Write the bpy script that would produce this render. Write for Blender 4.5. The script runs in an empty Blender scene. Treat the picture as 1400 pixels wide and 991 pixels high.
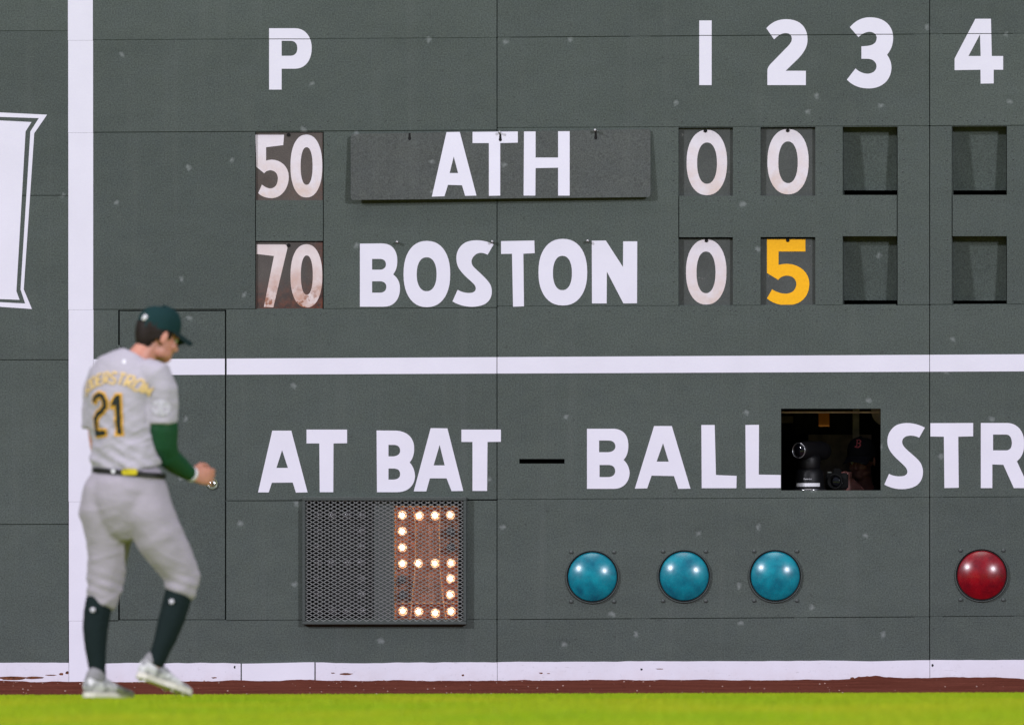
import bpy, bmesh, math, random, re
import numpy as np
from mathutils import Vector, Matrix, noise
from mathutils.bvhtree import BVHTree
random.seed(7); rng = np.random.default_rng(7)
R = math.radians
SC = bpy.context.scene
COL = SC.collection

# ---------------------------------------------------------------- camera
F_PX, D, CAM_H = 19444.0, 86.0, 0.42           # focal length in photo pixels, metres to the wall, lens height
YAW, PITCH, ROLL = R(4.5), math.atan((835 - 495.5) / 19444.0), 0.0028
CAM = Vector((D * math.sin(YAW), -D * math.cos(YAW), CAM_H))
fh = Vector((-math.sin(YAW), math.cos(YAW), 0)); rt = Vector((math.cos(YAW), math.sin(YAW), 0))
FW = (fh * math.cos(PITCH) + Vector((0, 0, 1)) * math.sin(PITCH)).normalized()
UP0 = rt.cross(FW)
RT = rt * math.cos(ROLL) - UP0 * math.sin(ROLL)
UP = UP0 * math.cos(ROLL) + rt * math.sin(ROLL)
cam = bpy.data.cameras.new('camera'); camo = bpy.data.objects.new('camera', cam); COL.objects.link(camo)
m = Matrix.Identity(4)
for i in range(3):
    m[i][0], m[i][1], m[i][2], m[i][3] = RT[i], UP[i], -FW[i], CAM[i]
camo.matrix_world = m
cam.sensor_width = 36; cam.lens = F_PX / 1400 * 36
cam.clip_start = 1; cam.clip_end = 2000
cam.dof.use_dof = True; cam.dof.focus_distance = 85.8; cam.dof.aperture_fstop = 6.2
SC.camera = camo

# ---------------------------------------------------------------- world, sun, floodlights, exposure
W = bpy.data.worlds.new('World'); SC.world = W; W.use_nodes = True
nt = W.node_tree; nt.nodes.clear()
sky = nt.nodes.new('ShaderNodeTexSky'); sky.sky_type = 'NISHITA'; sky.sun_disc = False
sky.sun_elevation = R(76); sky.sun_rotation = R(200); sky.air_density = 1.0; sky.dust_density = 4.0
bg = nt.nodes.new('ShaderNodeBackground'); bg.inputs['Strength'].default_value = 0.10
wo = nt.nodes.new('ShaderNodeOutputWorld')
nt.links.new(sky.outputs[0], bg.inputs['Color']); nt.links.new(bg.outputs[0], wo.inputs['Surface'])
sun = bpy.data.lights.new('sun', 'SUN'); sun.energy = 1.5; sun.angle = R(40); sun.color = (1, .97, .97)
suno = bpy.data.objects.new('sun', sun); COL.objects.link(suno)
sd = Vector((math.sin(R(200)) * math.cos(R(76)), math.cos(R(200)) * math.cos(R(76)), math.sin(R(76))))
suno.rotation_euler = sd.to_track_quat('Z', 'Y').to_euler(); suno.location = (0, -20, 30)
# the two floodlight banks of the ballpark that mirror in every lamp lens of the photograph
for nm, loc, pw in (('floodlight_bank', (-72, -76, 42), 450000), ('floodlight_bank', (56, -92, 33), 405000)):
    l = bpy.data.lights.new(nm, 'SPOT'); l.energy = pw; l.spot_size = R(40); l.spot_blend = .4
    l.shadow_soft_size = 4.5; l.color = (.97, .955, 1.06)
    o = bpy.data.objects.new(nm, l); COL.objects.link(o); o.location = loc
    o.rotation_euler = (Vector(loc) - Vector((0, -6, 1))).to_track_quat('Z', 'Y').to_euler()
SC.view_settings.view_transform = 'Standard'; SC.view_settings.look = 'None'
SC.view_settings.exposure = -0.8; SC.view_settings.gamma = 1.0; SC.view_settings.use_curve_mapping = False

# ---------------------------------------------------------------- pixel -> place
def ray(px, py):
    return (FW * F_PX + RT * (px - 700) + UP * (495.5 - py))
def WD(px, py, y=0.0):                          # where a photo pixel meets the vertical plane Y = y
    d = ray(px, py); t = (y - CAM.y) / d.y
    return CAM + d * t
PXM = F_PX / D                                  # pixels per metre on the wall

# ---------------------------------------------------------------- objects
def tag(o, label=None, cat=None, group=None, kind=None):
    if label: o['label'] = label
    if cat: o['category'] = cat
    if group: o['group'] = group
    if kind: o['kind'] = kind
    return o
def thing(name, loc=(0, 0, 0), rz=0, label=None, cat=None, group=None):
    o = bpy.data.objects.new(name, None); COL.objects.link(o); o.location = loc; o.rotation_euler = (0, 0, rz)
    o.empty_display_size = .1
    return tag(o, label, cat, group)
def link(name, me, mats, parent=None, smooth=False):
    o = bpy.data.objects.new(name, me); COL.objects.link(o)
    if not isinstance(mats, (list, tuple)): mats = [mats]
    if len(me.materials) == 0:
        for mm in mats: me.materials.append(mm)
    if smooth:
        me.polygons.foreach_set('use_smooth', [True] * len(me.polygons))
    if parent is not None:
        o.parent = parent
        # meshes are modelled in world space, so only the thing's own Empty has to be undone
        o.matrix_parent_inverse = Matrix.LocRotScale(parent.location, parent.rotation_euler, None).inverted() if parent.parent is None else Matrix.Identity(4)
    return o
def pydata(name, v, f, mats, parent=None, smooth=False):
    me = bpy.data.meshes.new(name); me.from_pydata([tuple(p) for p in v], [], f); me.update()
    return link(name, me, mats, parent, smooth)
class MB:                                        # collects shapes for one mesh
    def __init__(s): s.v = []; s.f = []
    def add(s, v, f):
        n = len(s.v); s.v += [tuple(p) for p in v]; s.f += [tuple(i + n for i in q) for q in f]
    def hexa(s, p):                              # 8 corners: front 4 (ccw), back 4
        s.add(p, [(0, 1, 2, 3), (7, 6, 5, 4), (0, 4, 5, 1), (1, 5, 6, 2), (2, 6, 7, 3), (3, 7, 4, 0)])
    def box(s, c, h, rot=None):
        p = [Vector((x * h[0], y * h[1], z * h[2])) for y in (-1, 1) for x, z in ((-1, -1), (1, -1), (1, 1), (-1, 1))]
        if rot: p = [rot @ q for q in p]
        s.hexa([q + Vector(c) for q in p])
    def pxbox(s, x0, y0, x1, y1, d0, d1):        # block between depths d0 (front) and d1, outlined in photo pixels
        q = [(x0, y1), (x1, y1), (x1, y0), (x0, y0)]
        fr = [WD(a, b, d0) for a, b in q]
        s.hexa(fr + [Vector((p.x, d1, p.z)) for p in fr])
    def bar(s, a, b, r, n=6):
        a, b = Vector(a), Vector(b); t = (b - a).normalized()
        u = t.orthogonal().normalized(); w = t.cross(u)
        v = []
        for p in (a, b):
            for k in range(n):
                an = 2 * math.pi * k / n; v.append(p + (u * math.cos(an) + w * math.sin(an)) * r)
        s.add(v, [(k, (k + 1) % n, n + (k + 1) % n, n + k) for k in range(n)] + [tuple(range(n - 1, -1, -1)), tuple(range(n, 2 * n))])
    def lathe(s, c, ax, prof, n=24, up=None):    # prof: (radius, height along ax)
        ax = Vector(ax).normalized(); u = ax.orthogonal().normalized(); w = ax.cross(u); c = Vector(c)
        v = []
        for r, h in prof:
            for k in range(n):
                an = 2 * math.pi * k / n; v.append(c + ax * h + (u * math.cos(an) + w * math.sin(an)) * r)
        f = []
        for i in range(len(prof) - 1):
            for k in range(n):
                f.append((i * n + k, i * n + (k + 1) % n, (i + 1) * n + (k + 1) % n, (i + 1) * n + k))
        f.append(tuple(range(n - 1, -1, -1))); f.append(tuple(range((len(prof) - 1) * n, len(prof) * n)))
        s.add(v, f)
    def tube(s, pts, n=20):                      # pts: (centre, a, b, side)
        v = []
        for i, (c, a, b, sd_) in enumerate(pts):
            c0 = Vector(pts[max(0, i - 1)][0]); c1 = Vector(pts[min(len(pts) - 1, i + 1)][0])
            t = (c1 - c0).normalized(); S = Vector(sd_); S = (S - t * S.dot(t)).normalized(); N = t.cross(S)
            for k in range(n):
                an = 2 * math.pi * k / n
                v.append(Vector(c) + S * (a * math.cos(an)) + N * (b * math.sin(an)))
        f = []
        for i in range(len(pts) - 1):
            for k in range(n):
                f.append((i * n + k, i * n + (k + 1) % n, (i + 1) * n + (k + 1) % n, (i + 1) * n + k))
        f.append(tuple(range(n - 1, -1, -1))); f.append(tuple(range((len(pts) - 1) * n, len(pts) * n)))
        s.add(v, f)
    def ball(s, c, r, mat=None, nu=16, nv=10):
        if not isinstance(r, (tuple, list)): r = (r, r, r)
        v = []; c = Vector(c)
        for j in range(1, nv):
            th = math.pi * j / nv
            for k in range(nu):
                an = 2 * math.pi * k / nu
                p = Vector((r[0] * math.sin(th) * math.cos(an), r[1] * math.sin(th) * math.sin(an), r[2] * math.cos(th)))
                v.append(c + (mat @ p if mat else p))
        top = Vector((0, 0, r[2])); v.append(c + (mat @ top if mat else top)); v.append(c - (mat @ top if mat else top))
        f = []
        for j in range(nv - 2):
            for k in range(nu):
                f.append((j * nu + k, (j + 1) * nu + k, (j + 1) * nu + (k + 1) % nu, j * nu + (k + 1) % nu))
        T = (nv - 1) * nu
        for k in range(nu):
            f.append((T, k, (k + 1) % nu)); f.append((T + 1, (nv - 2) * nu + (k + 1) % nu, (nv - 2) * nu + k))
        s.add(v, f)
    def build(s, name, mats, parent=None, smooth=False):
        o = pydata(name, s.v, s.f, mats, parent, smooth)
        return o
    def blend(s, name, mats, parent, voxel=.006, it=4, fac=.5, disp=None):   # one continuous smoothed skin round all shapes
        me = bpy.data.meshes.new(name); me.from_pydata(s.v, [], s.f); me.update()
        t = bpy.data.objects.new('tmp', me); COL.objects.link(t)
        r = t.modifiers.new('r', 'REMESH'); r.mode = 'VOXEL'; r.voxel_size = voxel
        q = t.modifiers.new('s', 'SMOOTH'); q.iterations = it; q.factor = fac
        dg = bpy.context.evaluated_depsgraph_get(); dg.update()
        me2 = bpy.data.meshes.new_from_object(t.evaluated_get(dg)); me2.name = name
        bpy.data.objects.remove(t); bpy.data.meshes.remove(me)
        if disp:
            nv = len(me2.vertices); no = [v.normal.copy() for v in me2.vertices]
            for v, nn in zip(me2.vertices, no): v.co += nn * disp(v.co, nn)
        me2.update()
        return link(name, me2, mats, parent, True)

def flip_out(o):
    bm = bmesh.new(); bm.from_mesh(o.data); bmesh.ops.recalc_face_normals(bm, faces=bm.faces); bm.to_mesh(o.data); bm.free(); return o
def bevel(o, w, seg=1):
    bm = bmesh.new(); bm.from_mesh(o.data); bmesh.ops.recalc_face_normals(bm, faces=bm.faces)
    bmesh.ops.bevel(bm, geom=[e for e in bm.edges if len(e.link_faces) == 2 and e.calc_face_angle(0) > .5], offset=w, segments=seg, affect='EDGES')
    bm.to_mesh(o.data); bm.free(); return o

# ---------------------------------------------------------------- materials
class NT:
    def __init__(s, name):
        s.m = bpy.data.materials.new(name); s.m.use_nodes = True; s.t = s.m.node_tree
        s.b = s.t.nodes['Principled BSDF']; s.out = s.t.nodes['Material Output']
        s.tc = s.t.nodes.new('ShaderNodeTexCoord'); s.geo = s.t.nodes.new('ShaderNodeNewGeometry')
        s.pos = s.geo.outputs['Position']; s.obj = s.tc.outputs['Object']
    def n(s, typ, **kw):
        q = s.t.nodes.new(typ)
        for k, v in kw.items():
            if hasattr(q, k) and k not in q.inputs: setattr(q, k, v)
            else: s.put(q.inputs[k], v)
        return q
    def put(s, inp, v):
        if isinstance(v, bpy.types.NodeSocket): s.t.links.new(v, inp)
        elif isinstance(v, (tuple, list)) and len(v) == 3 and inp.type == 'RGBA': inp.default_value = (*v, 1)
        else: inp.default_value = v
    def noise(s, scale, detail=3, rough=.5, vec=None):
        return s.n('ShaderNodeTexNoise', Scale=scale, Detail=detail, Roughness=rough, Vector=vec or s.pos).outputs['Fac']
    def ramp(s, fac, a, b, ca=(0, 0, 0), cb=(1, 1, 1)):
        q = s.n('ShaderNodeValToRGB', Fac=fac); e = q.color_ramp.elements
        e[0].position, e[1].position = a, b; e[0].color = (*ca, 1); e[1].color = (*cb, 1); return q.outputs['Color']
    def mix(s, fac, a, b, mode='MIX'):
        q = s.t.nodes.new('ShaderNodeMix'); q.data_type = 'RGBA'; q.blend_type = mode
        s.put(q.inputs[0], fac); s.put(q.inputs[6], a); s.put(q.inputs[7], b); return q.outputs[2]
    def math(s, op, a, b=0.0, clamp=False):
        q = s.t.nodes.new('ShaderNodeMath'); q.operation = op; q.use_clamp = clamp; s.put(q.inputs[0], a); s.put(q.inputs[1], b); return q.outputs[0]
    def sep(s, v):
        return s.n('ShaderNodeSeparateXYZ', Vector=v).outputs
    def bump(s, h, strength=.2, dist=.002):
        q = s.n('ShaderNodeBump', Height=h, Strength=strength, Distance=dist); s.put(s.b.inputs['Normal'], q.outputs[0])
    def set(s, **kw):
        for k, v in kw.items(): s.put(s.b.inputs[k.replace('_', ' ')], v)
        return s
def plain(name, col, rough=.6, metal=0.0, grain=.0, scale=120, spec=.4):
    q = NT(name); c = col
    if grain:
        lo = tuple(x * (1 - grain) for x in col); hi = tuple(min(1, x * (1 + grain)) for x in col)
        c = q.mix(q.ramp(q.noise(scale, 4, .6), .3, .7), lo, hi)
    q.set(Base_Color=c, Roughness=rough, Metallic=metal)
    q.b.inputs['Specular IOR Level'].default_value = spec
    return q.m

def wall_paint(name, base, dirt=.5):
    q = NT(name)
    fine = q.noise(115, 2, .65); mid = q.noise(9, 4, .6); big = q.noise(.9, 3, .55)
    c = q.mix(q.ramp(big, .3, .7), tuple(x * .92 for x in base), tuple(x * 1.08 for x in base))
    c = q.mix(q.math('MULTIPLY', q.ramp(mid, .35, .75), .5), c, (base[0] * 1.15, base[1] * 1.13, base[2] * 1.02))
    c = q.mix(q.ramp(fine, .3, .7), q.mix(1.0, c, (.62, .62, .62), 'MULTIPLY'), q.mix(1.0, c, (1.38, 1.38, 1.38), 'MULTIPLY'))
    oi = q.n('ShaderNodeObjectInfo'); c = q.mix(oi.outputs['Random'], q.mix(1.0, c, (.92, .925, .935), 'MULTIPLY'), q.mix(1.0, c, (1.08, 1.075, 1.065), 'MULTIPLY'))
    # faint vertical streaks of weather
    mp = q.n('ShaderNodeMapping', Vector=q.pos); mp.inputs['Scale'].default_value = (9, 9, .35)
    st = q.noise(1.0, 4, .6, mp.outputs[0])
    c = q.mix(q.math('MULTIPLY', q.ramp(st, .54, .8), .22), c, (.12, .135, .125))
    # pale ball marks
    wv = q.n('ShaderNodeVectorMath', operation='ADD'); q.put(wv.inputs[0], q.pos); nn = q.n('ShaderNodeTexNoise', Scale=30.0, Vector=q.pos)
    sc = q.n('ShaderNodeVectorMath', operation='SCALE'); q.put(sc.inputs[0], nn.outputs['Color']); sc.inputs['Scale'].default_value = .045
    q.put(wv.inputs[1], sc.outputs[0])
    sx = q.sep(wv.outputs[0]); flat = q.n('ShaderNodeCombineXYZ', X=sx[0], Y=sx[2]).outputs[0]
    vo = q.n('ShaderNodeTexVoronoi', voronoi_dimensions='2D', Scale=2.6, Vector=flat)
    spot = q.math('MULTIPLY', q.ramp(vo.outputs['Distance'], .008, .055, (1, 1, 1), (0, 0, 0)), .40)
    rnd = q.math('GREATER_THAN', q.sep(vo.outputs['Color'])[0], .6)
    c = q.mix(q.math('MULTIPLY', spot, rnd), c, (.33, .36, .36))
    # tiny dark nicks
    vd = q.n('ShaderNodeTexVoronoi', voronoi_dimensions='2D', Scale=4.0, Vector=flat)
    c = q.mix(q.math('MULTIPLY', q.ramp(vd.outputs['Distance'], .014, .03, (1, 1, 1), (0, 0, 0)), .35), c, (.02, .022, .02))
    q.set(Base_Color=c, Roughness=q.ramp(mid, .2, .8, (.5, .5, .5), (.68, .68, .68)))
    q.b.inputs['Specular IOR Level'].default_value = .35
    h = q.math('ADD', q.math('MULTIPLY', fine, .5), q.math('MULTIPLY', q.noise(1.8, 3), 22.0))
    h = q.math('SUBTRACT', h, q.math('MULTIPLY', q.math('MULTIPLY', q.ramp(vo.outputs['Distance'], .0, .11, (1, 1, 1), (0, 0, 0)), rnd), 1.6)); q.bump(h, .4, .003)
    return q.m
GREEN = (.0635, .0805, .0735)
M = {}
M['wall'] = wall_paint('wall_green_paint', GREEN)
M['sign_green'] = wall_paint('sign_green_paint', (.066, .0745, .071))
def white_paint(name, base=(.795, .783, .885), grime=.0, gcol=(.5, .22, .12)):
    q = NT(name)
    c = q.mix(q.ramp(q.noise(3, 4, .6), .3, .75), base, tuple(x * .93 for x in base))
    c = q.mix(q.math('MULTIPLY', q.ramp(q.noise(140, 2), .3, .7), .12), c, tuple(x * .8 for x in base))
    sp = q.ramp(q.noise(26, 5, .75), .69, .74)
    c = q.mix(q.math('MULTIPLY', sp, .35), c, (.30, .27, .27))
    if grime:
        g = q.sep(q.tc.outputs['Generated'])[2]
        low = q.ramp(g, .0, .8, (1, 1, 1), (0.2, .2, .2))
        gn = q.ramp(q.noise(11, 5, .65), .25, .65)
        c = q.mix(q.math('MULTIPLY', q.math('MULTIPLY', low, gn), grime), c, gcol)
        c = q.mix(q.math('MULTIPLY', q.ramp(q.noise(45, 4, .7), .6, .7), .5), c, tuple(x * .72 for x in base))
        if 'chipped' in name:
            c = q.mix(q.math('MULTIPLY', q.ramp(q.noise(24, 4, .7), .50, .58), q.ramp(g, .0, .42, (1, 1, 1), (0, 0, 0))), c, (.26, .075, .018))
        else:                                    # fine scratches
            mp = q.n('ShaderNodeMapping', Vector=q.pos); mp.inputs['Rotation'].default_value = (0, .5, 0); mp.inputs['Scale'].default_value = (14, 1, 110)
            c = q.mix(q.math('MULTIPLY', q.ramp(q.noise(1.0, 4, .7, mp.outputs[0]), .62, .68), q.math('MULTIPLY', q.ramp(q.noise(7, 2), .5, .62), .5)), c, (.25, .23, .23))
    q.set(Base_Color=c, Roughness=.55)
    q.bump(q.noise(160, 2), .2, .001)
    return q.m
M['white'] = white_paint('white_wall_paint')
M['base_white'] = white_paint('scuffed_base_strip_paint', (.79, .775, .885), .3, (.46, .30, .25))
M['plate_white'] = white_paint('worn_white_plate_paint', (.80, .765, .835), .8, (.64, .47, .38))
M['plate_white_rust'] = white_paint('chipped_white_plate_paint', (.80, .73, .74), 1.0, (.45, .2, .11))
M['gold'] = plain('gold_number_paint', (.95, .47, .001), .5, 0, .06, 60)
def plate(name, base, rust):
    q = NT(name)
    c = q.mix(q.ramp(q.noise(5, 4, .6), .3, .7), tuple(x * .8 for x in base), tuple(x * 1.2 for x in base))
    c = q.mix(q.ramp(q.noise(160, 3, .6), .3, .7), q.mix(1.0, c, (.75, .75, .75), 'MULTIPLY'), q.mix(1.0, c, (1.25, 1.25, 1.25), 'MULTIPLY'))
    c = q.mix(q.math('MULTIPLY', q.ramp(q.noise(22, 5, .8), .66, .7), .5), c, (.32, .3, .3))
    if rust:
        g = q.sep(q.tc.outputs['Generated']); e = q.math('ADD', q.math('MULTIPLY', q.ramp(g[2], .0, .5, (1, 1, 1), (0, 0, 0)), .75),
              q.math('MULTIPLY', q.ramp(g[0], .72, 1.0), .55))
        e = q.math('MULTIPLY', e, q.ramp(q.noise(16, 5, .7), .1, .5), True)
        c = q.mix(q.math('MULTIPLY', e, rust, True), c, q.mix(q.ramp(q.noise(30, 4, .7), .4, .65), (.035, .008, .005), (.16, .034, .010)))
    q.set(Base_Color=c, Roughness=.6); q.bump(q.noise(120, 3), .25, .002)
    return q.m
M['plate'] = plate('number_plate_green', (.055, .062, .058), 0)
M['plate_dirty'] = plate('brownish_plate', (.080, .067, .059), .25)
M['plate_rust'] = plate('rusty_plate', (.070, .060, .054), 1.0)
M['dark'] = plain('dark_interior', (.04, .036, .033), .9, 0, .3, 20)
M['black'] = plain('black_plastic', (.005, .005, .006), .5, 0, 0, 1, .3)
M['matte_black'] = plain('matte_black_rubber', (.003, .003, .003), .7, 0, 0, 1, .2)
M['hole'] = plain('black_hole', (.006, .006, .006), .9)
M['steel'] = plain('dull_steel', (.45, .45, .47), .35, .9, .2, 60)
M['bright_steel'] = plain('polished_steel', (.75, .75, .78), .22, 1.0)
M['bolt'] = plain('green_bolt', (.075, .088, .085), .5)
M['rust'] = plain('rust_scab', (.14, .045, .018), .9, 0, .7, 60)
M['frame'] = plain('display_frame_paint', (.058, .070, .066), .5, 0, .25, 130)
M['mesh'] = plain('cage_wire_paint', (.22, .23, .225), .5, .0, .25, 130)
M['display_metal'] = plain('glow_brown_metal', (.42, .18, .095), .65, 0, .4, 30)  # brown metal with the bulbs' orange glow put into its base colour
M['display_black'] = plain('display_black', (.006, .006, .006), .8)
M['trough'] = plain('bulb_trough_metal', (.75, .36, .15), .5, .0, .3, 40)  # orange of the bulb light on the strips is part of this colour
def emit(name, col, st):
    q = NT(name); q.set(Base_Color=(.8, .7, .6), Roughness=.3); q.b.inputs['Emission Color'].default_value = (*col, 1); q.b.inputs['Emission Strength'].default_value = st; return q.m
M['bulb_on'] = emit('lit_bulb_glass', (1.0, .46, .19), 2.2)
M['filament'] = emit('bulb_filament_glow', (1.0, .76, .50), 50.0); M['filament_dim'] = emit('weak_filament_glow', (1.0, .70, .42), 22.0)
M['bulb_off'] = plain('unlit_bulb_glass', (.07, .065, .07), .2, 0, .3, 60)
def lens(name, col, col2):
    q = NT(name)
    n1 = q.ramp(q.noise(13, 3, .55), .3, .72)
    c = q.mix(n1, col, col2)
    c = q.mix(q.math('MULTIPLY', q.ramp(q.noise(90, 4, .7), .55, .8), .25), c, tuple(min(1, x * 1.6 + .02) for x in col2))
    q.set(Base_Color=c, Roughness=q.ramp(q.noise(40, 4, .6), .3, .8, (.22, .22, .22), (.36, .36, .36)))
    q.b.inputs['Coat Weight'].default_value = .35; q.b.inputs['Coat Roughness'].default_value = .22
    q.bump(q.noise(70, 3), .08, .001)
    return q.m
M['teal'] = lens('teal_glass_lens', (.0, .12, .185), (.0, .27, .345))
M['red'] = lens('red_glass_lens', (.13, .001, .008), (.30, .001, .008))
def fabric(name, col, grain=.1, folds=.5, rough=.85):
    q = NT(name)
    c = q.mix(q.ramp(q.noise(260, 2, .6), .3, .7), tuple(x * (1 - grain) for x in col), tuple(x * (1 + grain) for x in col))
    q.set(Base_Color=c, Roughness=rough); q.b.inputs['Specular IOR Level'].default_value = .2
    mp = q.n('ShaderNodeMapping', Vector=q.pos); mp.inputs['Scale'].default_value = (1, 1, 1.7)
    q.bump(q.noise(15, 3, .5, mp.outputs[0]), folds, .01)
    return q.m
M['jersey'] = fabric('grey_jersey_cloth', (.435, .408, .47), .06, .7)
M['pants'] = fabric('grey_trouser_cloth', (.375, .342, .395), .06, .5)
M['sock'] = fabric('dark_green_sock', (.006, .014, .015), .2, .15)
M['capcloth'] = fabric('dark_green_cap_cloth', (.006, .030, .032), .2, .1)
M['brim'] = fabric('cap_brim_cloth', (.008, .022, .022), .2, .1)
M['sleeve'] = fabric('green_arm_sleeve', (.010, .062, .024), .2, .3, .6)
q = NT('pale_shoe_mesh'); c = q.mix(q.ramp(q.noise(16, 3, .6), .42, .56), (.22, .22, .235), (.66, .65, .68)); q.set(Base_Color=c, Roughness=.6); M['shoe'] = q.m
M['shoe_collar'] = fabric('grey_shoe_collar', (.24, .235, .25), .2, .2)
M['sole'] = plain('shoe_sole', (.70, .66, .60), .5, 0, .1)
M['belt'] = plain('black_belt', (.006, .006, .006), .6)
M['hair'] = fabric('dark_brown_hair', (.016, .010, .008), .4, .5, .6)
M['letter_gold'] = plain('gold_stitched_letter', (.70, .50, .22), .8, 0, .1)
M['digit_gold'] = plain('gold_number_trim', (.80, .42, .03), .8, 0, .1)
M['digit_dark'] = plain('dark_green_number', (.014, .018, .014), .8)
M['patch'] = plain('white_patch', (.76, .75, .80), .7, 0, .08, 200)
M['pale_patch'] = plain('pale_sleeve_patch', (.50, .485, .545), .7, 0, .25, 90)
M['yellow'] = plain('yellow_tag', (.55, .45, .01), .7)
def skin(name, col, col2):
    q = NT(name); c = q.mix(q.ramp(q.noise(18, 4, .6), .3, .7), col, col2)
    q.set(Base_Color=c, Roughness=.5); q.b.inputs['Subsurface Weight'].default_value = .08; q.b.inputs['Subsurface Radius'].default_value = (.01, .004, .002)
    return q.m
M['skin'] = skin('skin', (.60, .275, .20), (.50, .205, .14))
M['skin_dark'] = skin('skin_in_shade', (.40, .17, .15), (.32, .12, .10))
M['navy'] = fabric('black_hoodie', (.010, .010, .013), .2, .3)
M['navycap'] = fabric('navy_cap', (.022, .022, .036), .2, .1)
M['redlogo'] = plain('red_cap_logo', (.85, .16, .24), .7)
M['orange'] = plain('orange_paper', (.42, .15, .01), .8, 0, .1)
M['board'] = plain('old_plywood', (.24, .18, .14), .9, 0, .4, 12)
M['post'] = plain('pale_timber_post', (.55, .46, .40), .9, 0, .3, 12)
q = NT('camera_glass'); q.set(Base_Color=(.004, .004, .006), Roughness=.05); M['lens_glass'] = q.m
# ground
q = NT('warning_track_dirt')
c = q.mix(q.ramp(q.noise(2.0, 4), .3, .7), (.120, .036, .025), (.175, .056, .040))
c = q.mix(q.ramp(q.noise(42, 5, .8), .32, .68), q.mix(1.0, c, (.5, .48, .48), 'MULTIPLY'), q.mix(1.0, c, (1.4, 1.4, 1.4), 'MULTIPLY'))
vo = q.n('ShaderNodeTexVoronoi', Scale=26.0, Vector=q.pos)
c = q.mix(q.math('MULTIPLY', q.ramp(vo.outputs['Distance'], .1, .16, (1, 1, 1), (0, 0, 0)), q.math('GREATER_THAN', q.sep(vo.outputs['Color'])[1], .95)), c, (.36, .22, .18))
q.set(Base_Color=c, Roughness=1.0); q.b.inputs['Specular IOR Level'].default_value = 0; q.bump(q.noise(70, 4, .7), .8, .01); M['dirt'] = q.m
q = NT('grass_soil')
mp = q.n('ShaderNodeMapping', Vector=q.pos); mp.inputs['Scale'].default_value = (1, .25, 1)
c = q.mix(q.ramp(q.noise(.9, 3, .5, mp.outputs[0]), .3, .7), (.22, .35, .006), (.33, .37, .008))
c = q.mix(q.ramp(q.noise(60, 4, .7), .3, .7), q.mix(1.0, c, (.7, .7, .7), 'MULTIPLY'), q.mix(1.0, c, (1.3, 1.3, 1.3), 'MULTIPLY'))
q.set(Base_Color=c, Roughness=.9); q.bump(q.noise(50, 4, .7), .7, .02); M['turf'] = q.m
q = NT('grass_blade')
rd = q.geo.outputs['Random Per Island']
mp = q.n('ShaderNodeMapping', Vector=q.pos); mp.inputs['Scale'].default_value = (1, .25, 1)
c = q.mix(q.ramp(q.noise(.9, 3, .5, mp.outputs[0]), .35, .65), (.35, .52, .012), (.49, .54, .020))
c = q.mix(q.ramp(q.noise(5, 3), .35, .65), q.mix(1.0, c, (.82, .86, .8), 'MULTIPLY'), c)
c = q.mix(rd, q.mix(1.0, c, (.75, .78, .7), 'MULTIPLY'), q.mix(1.0, c, (1.25, 1.2, 1.1), 'MULTIPLY'))
q.set(Base_Color=c, Roughness=.6); q.b.inputs['Specular IOR Level'].default_value = .2
tr = q.n('ShaderNodeBsdfTranslucent', Color=c); mx = q.n('ShaderNodeMixShader', Fac=.35)
q.t.links.new(q.b.outputs[0], mx.inputs[1]); q.t.links.new(tr.outputs[0], mx.inputs[2]); q.t.links.new(mx.outputs[0], q.out.inputs['Surface']); M['blade'] = q.m

# ================================================================ GROUND
def gz(yd):                                     # ground height by metres in front of the wall: a shallow swale, then the crowned field
    pts = [(-1, 0), (0, 0), (1.0, -.004), (6.0, -.062), (7.5, -.060), (20.5, .012), (24, .015), (60, .015), (400, .015)]
    for (a, za), (b, zb) in zip(pts, pts[1:]):
        if yd <= b:
            t = (yd - a) / (b - a); return za + (zb - za) * t
    return pts[-1][1]
EDGE = 6.0
def sheet(name, xs, ys, zf, mat, kind='structure', smooth=True):
    v = [(x, -y, zf(x, y)) for y in ys for x in xs]; nx = len(xs)
    f = [(j * nx + i, j * nx + i + 1, (j + 1) * nx + i + 1, (j + 1) * nx + i) for j in range(len(ys) - 1) for i in range(nx - 1)]
    o = pydata(name, v, f, mat, None, smooth); flip_out(o); o['kind'] = kind
    if o.data.polygons[0].normal.z < 0: o.data.flip_normals()
    return o
xs = sorted(set([-90, -50, -25, -12] + [round(-5 + i * .025, 3) for i in range(401)] + [12, 25, 50, 90]))
def tz(x, y):
    b = noise.noise(Vector((x * 1.1, 3.3, y))) * .010 + noise.noise(Vector((x * 7, 1.3, y * 5))) * .007 + noise.noise(Vector((x * 26, 8.3, y * 20))) * .004
    mound = (.02 + .018 * noise.noise(Vector((x * 45, 4, y * 30)))) * math.exp(-((x - WD(1190, 925).x) / .10) ** 2) + .014 * math.exp(-((x - WD(1300, 925).x) / .35) ** 2)
    return gz(y) + (b + mound) * math.exp(-y * 1.2) + (.004 * noise.noise(Vector((x * 5, y * 5, 0))) if y < EDGE else -.01)
sheet('warning_track', xs, [-.02, .03, .07, .12, .2, .3, .45, .7, 1, 1.5, 2.2, 3, 4, 5, 6, 6.6], tz, M['dirt'])
def ez(x): return EDGE + .10 * noise.noise(Vector((x * .7, 0, 0))) + .05 * noise.noise(Vector((x * 4, 2, 0)))
xs2 = sorted(set([-90, -50, -25, -12] + [-6 + i * .1 for i in range(121)] + [12, 25, 50, 90]))
gys = [6.0, 6.3, 6.8, 7.5, 9, 12, 16, 20, 24, 30, 45, 70, 110, 160]
v = []; 
for j, y in enumerate(gys):
    for x in xs2:
        yy = ez(x) if j == 0 else y
        v.append((x, -yy, gz(yy) + .004))
nx = len(xs2)
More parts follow.
